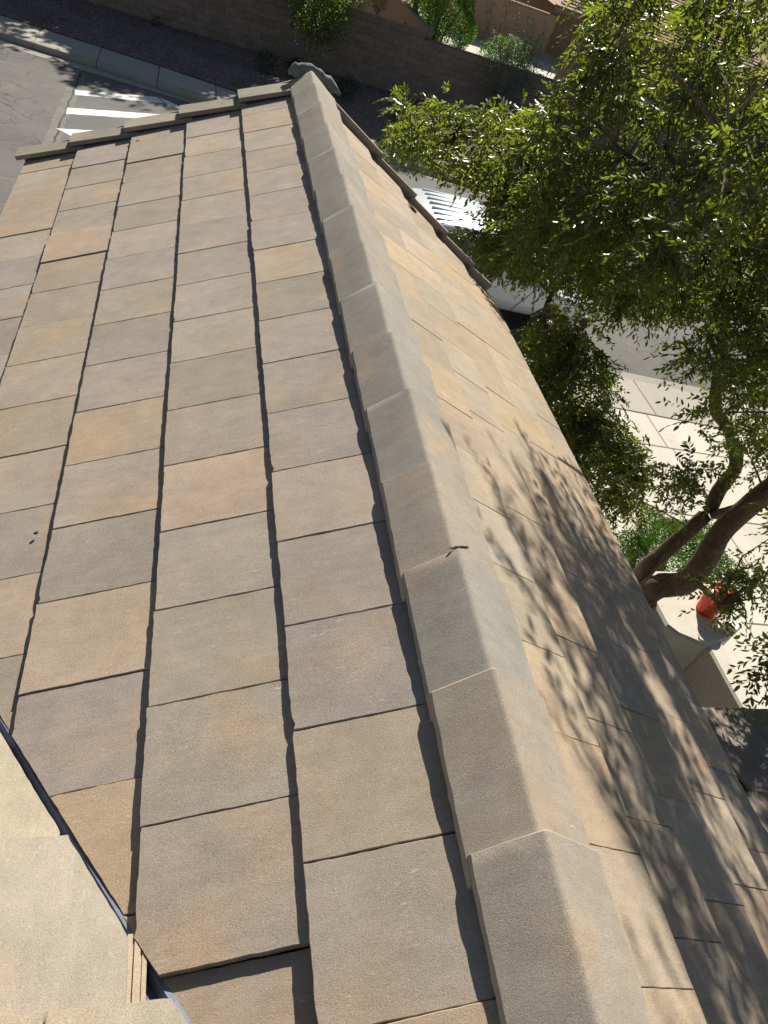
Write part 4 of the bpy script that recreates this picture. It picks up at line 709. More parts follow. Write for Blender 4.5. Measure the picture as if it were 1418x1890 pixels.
def lines_mesh(name, S, r, mat):
    """thin three-sided shoots"""
    n, k = S.shape[:2]; V = np.zeros((n, k, 3, 3)); off = np.array([(1, 0, 0), (-.5, .86, 0), (-.5, -.3, .8)])
    for j in range(k): V[:, j] = S[:, j][:, None] + off[None] * r * (1 - .6 * j / (k - 1))
    idx = []
    for j in range(k - 1):
        for a in range(3): b = (a + 1) % 3; idx.append((j * 3 + a, j * 3 + b, (j + 1) * 3 + b, (j + 1) * 3 + a))
    F = (np.array(idx)[None] + np.arange(n)[:, None, None] * k * 3).reshape(-1, 4)
    return npmesh(name, V, F, mat)
CAMP = np.array((-.8238, -.3366, 1.3631))
# ---- the big tree beside the house
tree = empty('elm_tree', (5.3, 4.85, GZ)); tag(tree, 'large leafy tree with forked brown trunk beside the house, crown reaching the roof', 'tree')
def spline(P, R_, sub=6):
    P = [Vector(p) for p in P]; out = []; rr = []
    for i in range(len(P) - 1):
        a, b, c, d = P[max(i - 1, 0)], P[i], P[i + 1], P[min(i + 2, len(P) - 1)]
        for k in range(sub):
            t = k / sub; out.append(.5 * ((2 * b) + (c - a) * t + (2 * a - 5 * b + 4 * c - d) * t * t + (3 * b - a - 3 * c + d) * t ** 3)); rr.append(R_[i] + (R_[i + 1] - R_[i]) * t)
    out.append(P[-1]); rr.append(R_[-1]); return out, rr
def limb(name, P, R_, parent, n=14, rough=.06, seed=0):
    rr = random.Random(seed); pts, rad = spline(P, R_)
    mb = MB(); mb.tube(pts, rad, n)
    vs = []
    for i, v in enumerate(mb.v):
        c = pts[min(i // n, len(pts) - 1)]; d = Vector(v) - c; k = 1 + rough * math.sin(3 * math.atan2(d.y, d.x) + i * .02) + rr.uniform(-rough, rough) * .6
        vs.append(tuple(c + d * k))
    return obj(name, vs, mb.f, M['bark'], parent, smooth=True)
RAD = {'L1': [.24, .17, .150, .14, .125, .115, .10, .08, .055, .03], 'L2': [.19, .125, .105, .095, .09, .082, .075, .07, .066, .06, .05, .038, .028, .016],
       'L3': [.06, .065, .05], 'L4': [.04, .034, .028, .022, .016, .01], 'L5': [.045, .04, .035, .03, .025, .018, .01], 'L6': [.06, .045, .032, .02, .01],
       'L9': [.045, .03, .012], 'L7': [.045, .035, .025, .014], 'L8': [.03, .024, .018, .012, .008]}
for i, (k, P) in enumerate(LIMBS.items()): limb('trunk' if k in ('L1', 'L2') else 'limb', P, [q * .87 for q in RAD[k]], tree, 16 if k in ('L1', 'L2') else 8, seed=i)
# short side branches tying each leafy clump to the nearest limb
nodes = np.array([p for k, P in LIMBS.items() for p in spline(P, RAD[k], 5)[0]]); nodes = nodes[nodes[:, 2] > -3.4]
CC = np.array(CANOPY); mb = MB(); rb = random.Random(3)
for c in CC:
    d = np.linalg.norm(nodes - c, axis=1) + (nodes[:, 2] > c[2] + .3) * .5; q = nodes[d.argmin()]; L = np.linalg.norm(q - c)
    if L > 1.0: continue
    m1 = Vector(q * .5 + c * .5) + Vector((rb.uniform(-.1, .1), rb.uniform(-.1, .1), rb.uniform(0, .14)))
    mb.tube([Vector(q), m1, Vector(c)], [.012, .008, .004], 4, False)
mb.build('branchlets', M['twig'], tree)['kind'] = 'stuff'
rg = np.random.default_rng(21)
# pull the clump list through a little jitter and drop a few shoots that would touch the tiles
B, D, NN, T, S = sprays(CC, 13, .16, .27, 13, .052, .021, rg, droop=.45)
tt_ = math.tan(.486)
def free(p): return ~((p[:, 0] < 1.62) & (p[:, 1] < 5.5) & (p[:, 2] < -tt_ * np.abs(p[:, 0]) + .22) & (p[:, 0] > -2.2)) & (np.linalg.norm(p - CAMP, axis=1) > 2.6)
B_, D_, N_2, T_, S_2 = sprays(np.array(HANG), 6, .10, .62, 24, .052, .021, rg, droop=.1, lead=(-.38, .9, -.2))
B, D, NN, T = (np.concatenate(q) for q in ((B, B_), (D, D_), (NN, N_2), (T, T_)))
k = free(B); B, D, NN, T = B[k], D[k], NN[k], T[k]
dist = np.linalg.norm(B - CAMP, axis=1)
fw = (B - CAMP) @ np.array(CAM_R[2]); rx = (B - CAMP) @ np.array(CAM_R[0]) / fw; uy = (B - CAMP) @ np.array(CAM_R[1]) / fw
vis = (fw > 0) & (np.abs(rx) < .51) & (np.abs(uy) < .68)
order = np.argsort(np.where(vis, dist, 99)); near_i = order[:290]; rest = order[290:]
V, F, TT_ = leaf_quads(B[rest], D[rest], NN[rest], T[rest], .056, .022, rg, spread=.45)
o = link('foliage', npmesh('foliage', V, F, M['leaf'], tone=TT_), tree); o['kind'] = 'stuff'
# the nearest leaves as leaves of their own
def leaf_mesh(sd):
    r = random.Random(sd); vs = []; fs = []; n = 5
    for i in range(n + 1):
        t = i / n; wd = .46 * math.sin(math.pi * min(1, t * .98 + .02)) ** .8 * (1 - .25 * t); z = -.14 * t * t
        vs += [(t, -wd * .42, z + .11 * wd), (t, 0, z), (t, wd * .42, z + .11 * wd)]
    for i in range(n):
        a = i * 3; fs += [(a, a + 3, a + 4, a + 1), (a + 1, a + 4, a + 5, a + 2)]
    me = mesh('leaf', vs, fs, M['leaf']); a = me.attributes.new('tone', 'FLOAT', 'POINT'); a.data.foreach_set('value', [r.uniform(.2, .9)] * len(vs)); return me
LM = [leaf_mesh(s) for s in range(5)]
for i in near_i:
    d = Vector(D[i]); s = d.cross(Vector(NN[i])).normalized(); n_ = s.cross(d).normalized(); l = .056 * random.uniform(.8, 1.2)
    mw = Matrix(((d.x * l, s.x * l, n_.x * l, B[i][0]), (d.y * l, s.y * l, n_.y * l, B[i][1]), (d.z * l, s.z * l, n_.z * l, B[i][2]), (0, 0, 0, 1)))
    link('leaf', LM[int(i) % 5], tree, mw)
o = link('shoots', lines_mesh('shoots', S[free(S[:, 2]) & free(S[:, 0])], .0028, M['twig']), tree); o['kind'] = 'stuff'

def shell_bush(name, label, cat, c, r, n, ll, lw, mat, seed, group=None, core=None, boxy=0.0, stem=True, inner=.72, up=.3, low=-1.0, sprayl=0):
    rg = np.random.default_rng(seed); root = empty(name, (c[0], c[1], c[2] - r[2] * (1.0 if low <= -1 else 1.0))); tag(root, label, cat, group)
    d = unit(rg.normal(size=(n, 3)));  d[:, 2] = np.where(d[:, 2] < low, -d[:, 2], d[:, 2])
    k = rg.uniform(inner, 1.0, (n, 1)) ** .8
    ph = rg.uniform(0, 6, 6); lump = 1 + .13 * np.sin(d[:, :1] * 5 + ph[0]) * np.sin(d[:, 1:2] * 6 + ph[1]) + .09 * np.sin(d[:, 2:] * 9 + ph[2] + d[:, :1] * 5)
    if boxy: m = np.abs(d).max(1, keepdims=True); d2 = d * ((1 - boxy) + boxy / m)
    else: d2 = d
    B = np.array(c) + d2 * k * lump * np.array(r)
    D = unit(d * .9 + rg.normal(size=(n, 3)) * .7 + (0, 0, up)); N_ = unit(d + rg.normal(size=(n, 3)) * .6)
    V, F, T = leaf_quads(B, D, N_, rg.random(n), ll, lw, rg)
    o = link('foliage', npmesh('foliage', V, F, mat, tone=T), root); o['kind'] = 'stuff'
    if stem:
        mb = MB(); rr = random.Random(seed); z0 = c[2] - r[2]
        for q in range(7):
            a = rr.uniform(0, 6.28); e = Vector((math.cos(a) * r[0] * .55, math.sin(a) * r[1] * .55, r[2] * rr.uniform(.2, .75)))
            mb.tube([Vector((c[0], c[1], z0 - .05)), Vector(c) + e * .35 - Vector((0, 0, r[2] * .3)), Vector(c) + e], [.03 * r[0] + .006, .018 * r[0] + .004, .004], 6)
        mb.build('stem', M['twig'], root)
    return root
# clipped box hedge at the tree's foot
shell_bush('clipped_shrub', 'boxy clipped green shrub on the pale concrete behind the forked trunk', 'shrub', (6.28, 5.62, -4.74), (.60, .66, .54), 34000, .030, .020, M['clipped'], 3, boxy=.75, inner=.80, low=-1)
# young tree in front of the block wall
yt = shell_bush('young_tree', 'young round-crowned tree with a thin pale trunk in front of the block wall', 'tree', (3.15, 26.9, -3.05), (1.25, 1.2, 1.45), 7500, .085, .045, M['leaf_pale'], 8, inner=.25, stem=False)
mb = MB(); mb.tube([(3.05, 26.75, GZ - .05), (3.12, 26.85, -4.6), (3.15, 26.9, -3.4), (3.2, 26.9, -2.2)], [.05, .04, .03, .01], 8)
for q in range(9):
    a = q * .7; mb.tube([(3.15, 26.9, -4.0 + q * .12), (3.15 + math.cos(a) * .5, 26.9 + math.sin(a) * .5, -3.5 + q * .15), (3.15 + math.cos(a) * .95, 26.9 + math.sin(a) * .95, -3.1 + q * .17)], [.018, .01, .004], 5)
mb.build('trunk', M['twig'], yt)
# small dark shrubs dotted along the verge
for i, (x, y, r, lb) in enumerate([(1.78, 26.0, .42, 'small dark shrub on the gravel, the leftmost one of those nearest the young tree'), (2.72, 26.45, .34, 'low dark shrub just left of the thin trunk of the young tree'), (4.3, 25.6, .42, 'dark shrub behind the mortar lump on the right side of the roof peak'),
                                   (5.75, 24.2, .45, 'round dark shrub on the verge right of the roof peak, near the sunlit pavement'), (9.9, 24.7, .42, 'dark shrub on the verge glimpsed below the left arm of the big tree'), (-1.6, 27.6, .16, 'tiny dry reddish tuft alone on the gravel at upper left')]):
    shell_bush('verge_shrub', lb, 'shrub', (x, y, GZ + r * .8), (r, r, r * .85), 900 if i < 5 else 120, .06, .022, M['shrubdark'], 40 + i, 'shrubs along the gravel verge', inner=.3)
# behind the wall
shell_bush('hedge_ball', 'dense bright green rounded hedge behind the block wall', 'hedge', (8.15, 31.1, -3.45), (1.25, 1.4, 1.85), 24000, .06, .035, M['hedge'], 60, inner=.86)
shell_bush('hedge_ball', 'second rounded hedge farther back at the top edge, behind the bright green one', 'hedge', (7.6, 35.0, -3.4), (1.2, 1.5, 1.8), 12000, .07, .04, M['hedge'], 61, inner=.86)
shell_bush('silvery_shrub', 'loose grey-green shrub with wispy upright shoots leaning over the block wall', 'shrub', (10.15, 28.1, -3.65), (1.3, .95, 1.25), 9000, .06, .028, M['silver'], 62, inner=.3)
shell_bush('yard_shrub', 'yellow-green shrub between the wispy shrub and the patio chairs', 'shrub', (11.9, 33.4, -4.3), (1.2, 1.1, 1.0), 6000, .06, .035, M['hedge'], 63, inner=.5)
wisp = [o for o in bpy.data.objects if o.name.startswith('silvery_shrub')][0]
rgw = np.random.default_rng(5); cs = []
mb = MB()
for q in range(16):
    x = 9.0 + q * .18 + rgw.uniform(-.2, .2); y = 28.3 + rgw.uniform(-.5, .5); h = rgw.uniform(.7, 1.7); lx = rgw.uniform(-.5, .4)
    pts = [(x, y, -3.4), (x + lx * .3, y, -3.0 + h * .5), (x + lx, y + .1, -2.9 + h)]; mb.tube(pts, [.012, .009, .004], 4)
    for t in np.linspace(.2, 1, 10): cs.append((x + lx * t * t, y, -3.2 + (h + .3) * t))
mb.build('wispy_shoot', M['twig'], wisp)
B2, D2, N2, T2, S2 = sprays(cs, 2, .05, .12, 5, .03, .015, rgw)
V, F, TT_ = leaf_quads(B2, D2, N2, T2, .05, .024, rgw); link('wispy_leaves', npmesh('wispy_leaves', V, F, M['silver'], tone=TT_), wisp)['kind'] = 'stuff'

# tall trees beyond the wall whose shade covers the verge (tops above the frame)
def big_tree(x, y, h, r, seed, lb):
    rg = np.random.default_rng(seed); root = empty('shade_tree', (x, y, GZ)); tag(root, lb, 'tree', 'tall trees beyond the block wall')
    nc = 230; d = unit(rg.normal(size=(nc, 3))); c = np.array((x, y, GZ + h - r * .85)) + d * rg.uniform(.25, 1, (nc, 1)) ** .6 * np.array((r, r, r * .85))
    B, D, N_, T, S = sprays(c, 9, .55, .7, 7, .1, .05, rg); V, F, T2 = leaf_quads(B, D, N_, T, .26, .15, rg)
    link('foliage', npmesh('foliage', V, F, M['leaf'], tone=T2), root)['kind'] = 'stuff'
    mb = MB(); top = Vector((x, y, GZ + h - r * .8)); mb.tube([(x, y, GZ - .1), (x + .1, y, GZ + h * .3), top], [.28, .22, .1], 10)
    for q in c[::9]: mb.tube([Vector((x, y, GZ + h * .35)), (Vector(q) + top) / 2, Vector(q)], [.09, .05, .015], 5)
    mb.build('trunk', M['bark'], root, smooth=True)
for i, (x, y, h, r, lb) in enumerate(SHADE): big_tree(x, y, h, r, 70 + i, lb)

# ================================================================== BLOCK WALL, YARDS, NEIGHBOUR
wall = empty('block_wall', (3, 28.3, GZ)); tag(wall, 'long brown concrete block wall in shade behind the gravel verge', 'wall')
YW = 28.15
bm_ = [];
for s in range(4):
    rr = random.Random(s); mb = MB(); e = .006; mb.prism([(e, .0), (.4064 - e, .0), (.4064 - e, .19), (e, .19)], 0, .2032 - .010, .006); vs = [(x, y + (0 if y > .1 else rr.uniform(-.004, .004)), z) for x, y, z in mb.v]
    bm_.append(mesh('block', vs, mb.f, M['block']))
rowsn = 9; first = -2.1; cnt = 0
mbs = MB()
for r in range(rowsn):
    z = GZ - .02 + r * .2032; x = -26 + (.2032 if r % 2 else 0)
    while x < 24:
        top = r < 9
        if -2.2 <= x < 11.2 and cnt < 298:
            o = link('block', random.choice(bm_), wall, Matrix.Translation((x, YW + random.uniform(-.003, .003), z))); cnt += 1
        else:
            mbs.box((x + .006, YW, z), (x + .4, YW + .19, z + .193), 0)
        x += .4064
mbs.build('blocks', M['block'], wall)['kind'] = 'stuff'
mb = MB(); mb.box((-26, YW + .012, GZ - .1), (24.2, YW + .185, GZ + 1.805)); mb.build('mortar_core', M['joint'], wall)
mb = MB()
x = -26
while x < 24:
    hi = .10 if x < 7.0 else -.19
    for rr_ in range(1 if x >= 7 else 2):
        pass
    mb.box((x + .004, YW - .008, GZ + 1.812), (x + .402, YW + .2, GZ + (2.0 if x < 6.9 else 1.70)) if x < 6.9 else (x + .402, YW + .2, GZ + 1.83), .008)
    x += .4064
mb.build('wall_cap', M['block'], wall)
mb = MB(); mb.box((6.75, YW - .012, GZ + 2.0), (7.1, YW + .204, GZ + 2.04), .01); mb.build('wall_step_cap', M['nstucco'], wall)
sw_ = empty('yard_wall', (7.3, 33, GZ)); tag(sw_, 'tan stucco side wall running back from the block wall at the top edge', 'wall')
mb = MB(); mb.prism([(7.02, 28.4), (7.2, 28.4), (6.5, 40), (6.3, 40)], GZ - .1, GZ + 1.98, .01); mb.build('wall_panel', M['nstucco'], sw_)
mb = MB(); mb.prism([(6.98, 28.36), (7.26, 28.36), (6.56, 40), (6.26, 40)], GZ + 1.98, GZ + 2.07, .015); mb.build('wall_coping', M['nstucco'], sw_)
# patio
pt = tag(obj('patio_paving', [(8, 32.6, GZ), (24, 32.6, GZ), (24, 46, GZ), (8, 46, GZ)], [(0, 1, 2, 3)], M['drive']), kind='structure')
pt.data.transform(Matrix.Translation((0, 0, .01)))
def chair(x, y, rz, lb):
    root = empty('patio_chair', (x, y, GZ + .01)); root.rotation_euler = (0, 0, rz); tag(root, lb, 'chair', 'pale metal chairs on the patio')
    bpy.context.view_layer.update(); WM[root.name] = Matrix.Identity(4)
    def part(name, f, mat=M['chair']):
        mb = MB(); f(mb); o = obj(name, mb.v, mb.f, mat); o.parent = root; return o
    part('seat', lambda m: m.box((-.25, -.25, .42), (.25, .25, .46), .012))
    for k in range(5): part('back_slat', lambda m: m.box((-.22 + k * .1, .23, .46), (-.18 + k * .1, .255, .98), .004))
    part('back_rail', lambda m: m.box((-.26, .22, .96), (.26, .265, 1.02), .008))
    for sx in (-1, 1):
        for sy in (-1, 1): part('leg', lambda m: m.tube([(sx * .23, sy * .23, .43), (sx * .26, sy * .27, 0)], [.018, .014], 6))
        part('armrest', lambda m: m.box((sx * .25 - .03, -.24, .66), (sx * .25 + .03, .26, .69), .006))
for x, y, rz, lb in ((13.3, 38.6, .4, 'pale patio chair nearest the wispy shrub'), (14.3, 38.9, -.3, 'pale patio chair right of its neighbour, by the lounger'), (14.6, 40.6, 2.7, 'pale patio chair farther back near the stucco house wall')): chair(x, y, rz, lb)
tb = empty('patio_lounger', (14.4, 37.2, GZ + .01)); tag(tb, 'pale slatted patio lounger beside the metal chairs', 'lounger')
def tp(name, f, mat=M['chair']):
    mb = MB(); f(mb); return mb.build(name, mat, tb)
for k in range(6): tp('slat', lambda m: m.box((13.6, 36.9 + k * .13, GZ + .42), (15.3, 36.99 + k * .13, GZ + .45), .004))
for a, b in ((13.65, 36.95), (15.25, 36.95), (13.65, 37.6), (15.25, 37.6)): tp('leg', lambda m: m.box((a - .03, b - .03, GZ), (a + .03, b + .03, GZ + .42), .004))
# neighbour's house
nh = empty('neighbour_house', (20, 47, GZ)); tag(nh, 'tan stucco neighbouring house with a clay tile roof beyond the patio', 'house')
def np_(name, f, mat=M['nstucco']):
    mb = MB(); f(mb); return mb.build(name, mat, nh)
np_('wall', lambda m: m.box((12.5, 46, GZ - .1), (40, 58, GZ + 2.5)))
np_('patio_wall', lambda m: m.box((11.0, 43.4, GZ - .1), (17.6, 43.65, GZ + 1.95), .02))
np_('patio_wall_coping', lambda m: m.box((10.95, 43.35, GZ + 1.95), (17.65, 43.7, GZ + 2.03), .015))
w1 = np_('window', lambda m: m.box((13.5, 45.95, GZ + .8), (15.2, 46.02, GZ + 2.1), .01), M['fascia']); mb = MB(); mb.box((13.6, 45.93, GZ + .9), (15.1, 45.95, GZ + 2.0)); mb.build('pane', M['glass'], w1)
# the hipped roof, with rows of tiles as real steps
ra = Vector((17.3, 43.6, GZ + 2.42)); rbv = Vector((33, 43.6, GZ + 2.42)); rc = Vector((33, 52, GZ + 4.9)); rd = Vector((24.5, 52, GZ + 4.9))
mb = MB(); mb.add([ra, rbv, rc, rd], [(0, 1, 2, 3)]); mb.add([ra, rd, Vector((17.3, 60, GZ + 2.42))], [(0, 1, 2)]); mb.build('roof', M['clay'], nh)
mb = MB(); rt2 = random.Random(9)
for i in range(24):
    t0 = i / 24; y0 = 43.5 + 8.4 * t0; z0 = GZ + 2.44 + 2.48 * t0; xs0 = 17.3 + 7.2 * t0; x = xs0 + (.17 if i % 2 else 0)
    while x < 31.5:
        zz = rt2.uniform(0, .015); a = (x + .012, y0, z0 + .055 + zz); b = (x + .33, y0, z0 + .055 + zz); c_ = (x + .33, y0 + .42, z0 + .12); d_ = (x + .012, y0 + .42, z0 + .12)
        mb.add([a, b, c_, d_, (a[0], a[1], a[2] - .05), (b[0], b[1], b[2] - .05)], [(0, 1, 2, 3), (4, 5, 1, 0), (4, 0, 3), (5, 2, 1)])
        x += .345
mb.build('roof_tiles', M['clay'], nh)['kind'] = 'stuff'
# left-hand tiles on the hip side
np_('eave_fascia', lambda m: m.box((17.3, 43.45, GZ + 2.22), (33, 43.6, GZ + 2.42), .01), M['fascia'])

# ================================================================== VAN PARKED AT THE KERB
van = empty('parked_van', (5.9, 13.75, RZ)); tag(van, 'white van with a ribbed roof parked at the near kerb beyond the roof edge', 'van')
VX0, VX1, VY0, VY1 = 3.55, 8.0, 12.72, 14.92; VC = (VY0 + VY1) / 2
secs = [  # x, half width low, half width at belt, half width top, z low, z belt, z top
    (3.55, .92, .98, .74, .50, 1.02, 1.40), (3.62, 1.02, 1.05, .84, .36, 1.04, 1.68), (3.85, 1.06, 1.09, .88, .30, 1.05, 1.78), (4.4, 1.07, 1.10, .90, .28, 1.05, 1.82), (5.3, 1.07, 1.10, .90, .28, 1.04, 1.84),
    (5.85, 1.07, 1.10, .88, .28, 1.03, 1.80), (6.25, 1.07, 1.10, .90, .28, 1.02, 1.50), (6.62, 1.07, 1.09, .95, .28, 1.02, 1.12), (7.2, 1.06, 1.07, .90, .29, .98, 1.04), (7.7, 1.02, 1.03, .84, .32, .88, .94), (7.98, .90, .92, .76, .42, .72, .78)]
vs = []; 
for (x, a, b, t, zl, zb, zt) in secs:
    ring = [(-a, zl), (-b, (zl + zb) / 2), (-b + .01, zb), (-b + .05, zb + (zt - zb) * .15), (-t, zt - .06), (-t + .09, zt), (0, zt + .03), (t - .09, zt), (t, zt - .06), (b - .05, zb + (zt - zb) * .15), (b - .01, zb), (b, (zl + zb) / 2), (a, zl)]
    vs += [(x, VC + yy, RZ + zz) for yy, zz in ring]
n = 13; fs = []
for i in range(len(secs) - 1):
    for j in range(n): k = (j + 1) % n; fs.append((i * n + j, i * n + k, (i + 1) * n + k, (i + 1) * n + j))
fs.append(tuple(range(n - 1, -1, -1))); fs.append(tuple(range((len(secs) - 1) * n, len(secs) * n)))
body = obj('body', vs, fs, M['white_paint'], van, smooth=True)
bv = body.modifiers.new('subdiv', 'SUBSURF'); bv.levels = 2; bv.render_levels = 2
def vp(name, f, mat, parent=van):
    mb = MB(); f(mb); return mb.build(name, mat, parent)
for k in range(7):
    y = VC - .66 + k * .22
    vp('roof_rib', lambda m: m.box((4.05, y - .014, RZ + 1.78), (5.75, y + .014, RZ + 1.852 - abs(k - 3) ** 1.5 * .006), .004), M['white_paint'])
vp('rear_window', lambda m: m.add([(3.575, VC - .78, RZ + 1.08), (3.575, VC + .78, RZ + 1.08), (3.64, VC + .68, RZ + 1.60), (3.64, VC - .68, RZ + 1.60), (3.52, VC - .78, RZ + 1.08), (3.52, VC + .78, RZ + 1.08), (3.60, VC + .68, RZ + 1.62), (3.60, VC - .68, RZ + 1.62)],
                                  [(0, 1, 2, 3), (7, 6, 5, 4), (0, 4, 5, 1), (2, 6, 7, 3), (1, 5, 6, 2), (3, 7, 4, 0)]), M['glass'])
vp('windscreen', lambda m: m.add([(5.97, VC - .76, RZ + 1.77), (5.97, VC + .76, RZ + 1.77), (6.58, VC + .90, RZ + 1.16), (6.58, VC - .90, RZ + 1.16), (5.95, VC - .74, RZ + 1.70), (5.95, VC + .74, RZ + 1.70), (6.5, VC + .86, RZ + 1.1), (6.5, VC - .86, RZ + 1.1)],
                                 [(0, 3, 2, 1), (4, 5, 6, 7), (0, 1, 5, 4), (3, 7, 6, 2), (0, 4, 7, 3), (1, 2, 6, 5)]), M['glass'])
for s in (-1, 1):
    for xa, xb in ((3.95, 4.75), (4.85, 5.6)):
        P = [(xa, 1.035, 1.12), (xb, 1.045, 1.12), (xb - .02, .925, 1.66), (xa + .04, .915, 1.66)]
        vp('side_window', lambda m: m.add([(x, VC + s * (y + .035), RZ + z) for x, y, z in P] + [(x, VC + s * (y - .06), RZ + z) for x, y, z in P], [(0, 1, 2, 3), (7, 6, 5, 4), (0, 4, 5, 1), (1, 5, 6, 2), (2, 6, 7, 3), (3, 7, 4, 0)]), M['glass'])
    P = [(5.68, 1.04, 1.12), (6.42, 1.05, 1.08), (6.05, .95, 1.55), (5.72, .93, 1.62)]
    vp('side_window', lambda m: m.add([(x, VC + s * (y + .035), RZ + z) for x, y, z in P] + [(x, VC + s * (y - .06), RZ + z) for x, y, z in P], [(0, 1, 2, 3), (7, 6, 5, 4), (0, 4, 5, 1), (1, 5, 6, 2), (2, 6, 7, 3), (3, 7, 4, 0)]), M['glass'])
    # door seam, emblem, mirror
    vp('door_seam', lambda m: m.tube([(6.02, VC + s * 1.085, RZ + .36), (6.12, VC + s * 1.103, RZ + .62), (6.28, VC + s * 1.100, RZ + .85), (6.40, VC + s * 1.07, RZ + 1.04)], .006, 5), M['blackplastic'])
    e = vp('emblem', lambda m: m.prism([(5.92, 0), (5.99, .02), (6.03, .045), (6.07, .02), (6.14, 0), (6.07, -.02), (6.03, -.04), (5.99, -.02)], 0, .008, .002), M['rim'])
    e.data.transform(Matrix.Translation((-.02, VC + s * 1.088, RZ + .80)) @ Matrix.Rotation(math.pi / 2, 4, 'X') if s < 0 else Matrix.Translation((-.02, VC + s * 1.088, RZ + .80)) @ Matrix.Rotation(-math.pi / 2, 4, 'X'))
    vp('wing_mirror', lambda m: m.box((6.22, VC + s * 1.12 - .10, RZ + 1.10), (6.34, VC + s * 1.12 + .10, RZ + 1.27), .03), M['white_paint'])
    vp('headlight', lambda m: m.box((7.72, VC + s * .72 - .16, RZ + .68), (7.93, VC + s * .72 + .16, RZ + .84), .03), M['glass'])
    vp('tail_light', lambda m: m.box((3.54, VC + s * .93 - .07, RZ + .85), (3.66, VC + s * .93 + .09, RZ + 1.25), .02), M['inkred'])
    for wx in (4.35, 6.98):
        arch = []
        for k in range(15):
            a = math.pi * k / 14; arch.append((wx + math.cos(a) * .43, .33 + math.sin(a) * .43))
        arch = [(p[0], p[1]) for p in arch] + [(wx - .43, .2), (wx + .43, .2)]
        vp('wheel_arch', lambda m: m.add([(x, VC + s * 1.108, RZ + z) for x, z in arch] + [(x, VC + s * .80, RZ + z) for x, z in arch], [tuple(range(17)), tuple(range(33, 16, -1))] + [(i, (i + 1) % 17, 17 + (i + 1) % 17, 17 + i) for i in range(17)]), M['blackplastic'])
        wh = empty('wheel', (wx, VC + s * 1.0, RZ + .33)); wh.parent = van; wh.matrix_parent_inverse = Matrix.Translation(-van.location); WM[wh.name] = Matrix.Translation(wh.location)
        mb = MB(); mb.tube([(wx, VC + s * .90, RZ + .33), (wx, VC + s * .92, RZ + .33), (wx, VC + s * 1.10, RZ + .33), (wx, VC + s * 1.125, RZ + .33)], [.29, .33, .33, .29], 28); mb.build('tyre', M['rubber'], wh, smooth=False)
        mb = MB(); mb.tube([(wx, VC + s * 1.12, RZ + .33), (wx, VC + s * 1.132, RZ + .33)], [.20, .18], 24); 
        for k in range(5):
            a = k * 2 * math.pi / 5; mb.tube([(wx, VC + s * 1.135, RZ + .33), (wx + math.cos(a) * .18, VC + s * 1.13, RZ + .33 + math.sin(a) * .18)], [.028, .018], 6)
        mb.build('rim', M['rim'], wh)
vp('bumper', lambda m: m.box((3.46, VC - .95, RZ + .42), (3.60, VC + .95, RZ + .62), .03), M['blackplastic']); vp('bumper', lambda m: m.box((7.92, VC - .88, RZ + .34), (8.05, VC + .88, RZ + .56), .03), M['blackplastic'])

# ================================================================== COURTYARD WALL WITH THE RED JUG AND THE CARTON
cw = empty('courtyard_wall', (5.5, 3.5, GZ)); tag(cw, 'pale stucco courtyard wall with a wide pillar, shaded on the side facing the house', 'wall')
ZT = -4.10
mb = MB(); mb.prism([(5.0, 4.95), (5.02, 4.12), (5.12, 4.00), (5.42, 3.86), (5.78, 3.96), (6.12, 4.16), (6.14, 4.75), (5.8, 5.0)], GZ - .1, ZT, .03); mb.build('pillar', M['wall_stucco'], cw)
mb = MB(); mb.prism([(4.0, 4.75), (4.0, 4.50), (5.1, 4.35), (5.1, 4.7)], GZ - .1, ZT - .12, .03); mb.build('wall_panel', M['wall_stucco'], cw)
mb = MB(); mb.prism([(5.46, -1.0), (5.70, -1.0), (5.72, 4.0), (5.48, 4.0)], GZ - .1, ZT - .03, .025); mb.build('wall_panel', M['wall_stucco'], cw)
jug = empty('drink_jug', (5.70, 4.37, ZT)); tag(jug, 'shiny red plastic drink jug standing on the stucco pillar among leaves', 'jug')
def lathe(c, prof, n=28):
    vs = []; 
    for r, z in prof: vs += [(c[0] + math.cos(k * 2 * math.pi / n) * r, c[1] + math.sin(k * 2 * math.pi / n) * r, c[2] + z) for k in range(n)]
    fs = [(i * n + k, i * n + (k + 1) % n, (i + 1) * n + (k + 1) % n, (i + 1) * n + k) for i in range(len(prof) - 1) for k in range(n)]
    fs.append(tuple(range(n - 1, -1, -1))); fs.append(tuple(range((len(prof) - 1) * n, len(prof) * n))); return vs, fs
J = (5.70, 4.37, ZT + .001)
v_, f_2 = lathe(J, [(.115, 0), (.125, .015), (.135, .12), (.140, .125), (.140, .135), (.142, .26), (.146, .27)]); obj('jug_body', v_, f_2, M['red'], jug, smooth=False)
v_, f_2 = lathe((J[0], J[1], J[2] + .27), [(.150, 0), (.152, .025), (.140, .045), (.10, .062), (.05, .070), (.048, .09), (.02, .094)]); obj('lid', v_, f_2, M['redlid'], jug, smooth=False)
mb = MB(); mb.tube([(J[0] - .14, J[1], J[2] + .24), (J[0] - .16, J[1] + .02, J[2] + .38), (J[0] - .08, J[1] + .06, J[2] + .44), (J[0] + .05, J[1] + .08, J[2] + .44), (J[0] + .15, J[1] + .03, J[2] + .37), (J[0] + .14, J[1], J[2] + .24)], .012, 8); mb.build('handle', M['redlid'], jug, smooth=True)
bx = empty('carton', (5.87, 4.11, ZT)); tag(bx, 'small white carton with a dark red round mark at the corner of the stucco pillar', 'box')
R_ = Matrix.Translation((5.87, 4.11, ZT + .001)) @ Matrix.Rotation(.62, 4, 'Z')
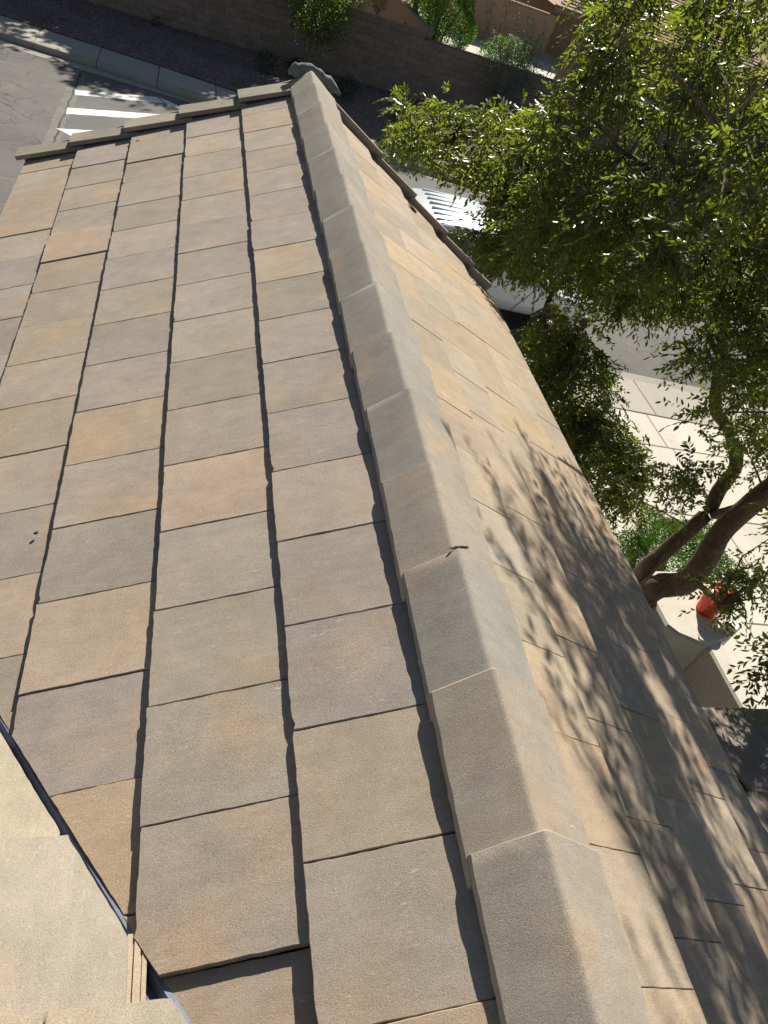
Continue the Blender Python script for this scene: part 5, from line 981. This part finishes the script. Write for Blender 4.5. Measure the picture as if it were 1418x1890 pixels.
mb = MB(); mb.box((-.09, -.075, 0), (.09, .075, .13), .003); o = mb.build('box', M['carton'], bx); o.data.transform(R_)
mb = MB(); mb.box((-.0925, -.0765, .118), (-.0905, .0765, .128)); mb.box((-.09, -.0785, .118), (.09, -.0765, .128)); o = mb.build('black_edge', M['inkdark'], bx); o.data.transform(R_)
mb = MB(); mb.prism([(math.cos(a * .5236) * .022, math.sin(a * .5236) * .022) for a in range(12)], 0, .0015); o = mb.build('round_mark', M['inkred'], bx); o.data.transform(R_ @ Matrix.Translation((-.0905, .0, .06)) @ Matrix.Rotation(-math.pi / 2, 4, 'Y'))
mb = MB()
for (a, b), (c_, d_) in (((-.05, -.045), (-.01, .045)), ((-.01, .045), (.03, -.045)), ((.03, -.045), (.065, .04)), ((-.06, .05), (.0, .058))):
    p = Vector((a, b)); q = Vector((c_, d_)); nn = Vector((-(q - p).y, (q - p).x)).normalized() * .003
    mb.add([(*(p + nn), .1308), (*(p - nn), .1308), (*(q - nn), .1308), (*(q + nn), .1308)], [(0, 1, 2, 3)])
o = mb.build('printed_lines', M['ink'], bx); o.data.transform(R_)

# ---- small litter on the tiles
def litter(name, p, n, r, mat, lb, cat, flat):
    mb = MB(); rr = random.Random(int(p[1] * 1000)); d = Vector((0, 1, 0)); fr = frame(Vector(p) + n * .001, d.cross(n).normalized(), n)
    if flat: mb.prism([(math.cos(a) * r * (1 + .5 * math.cos(a) ** 2) * rr.uniform(.8, 1.15), math.sin(a) * r * .55 * rr.uniform(.8, 1.2)) for a in np.linspace(0, 6.28, 11)[:-1]], 0, r * .25, r * .08)
    else: blob(mb, (0, 0, r * .5), (r, r * .7, r * .6), 3, 2, .25)
    o = mb.build(name, mat); o.matrix_basis = fr @ Matrix.Rotation(rr.uniform(0, 3), 4, 'Z'); tag(o, lb, cat)
M['dry'] = plain('dry_leaf_brown', (.09, .055, .035), .9, .2)
for name, p, n, r, lb, cat, fl in LITTER: litter(name, p, nL if p[0] < 0 else nR, r, M['dry'], lb, cat, fl)
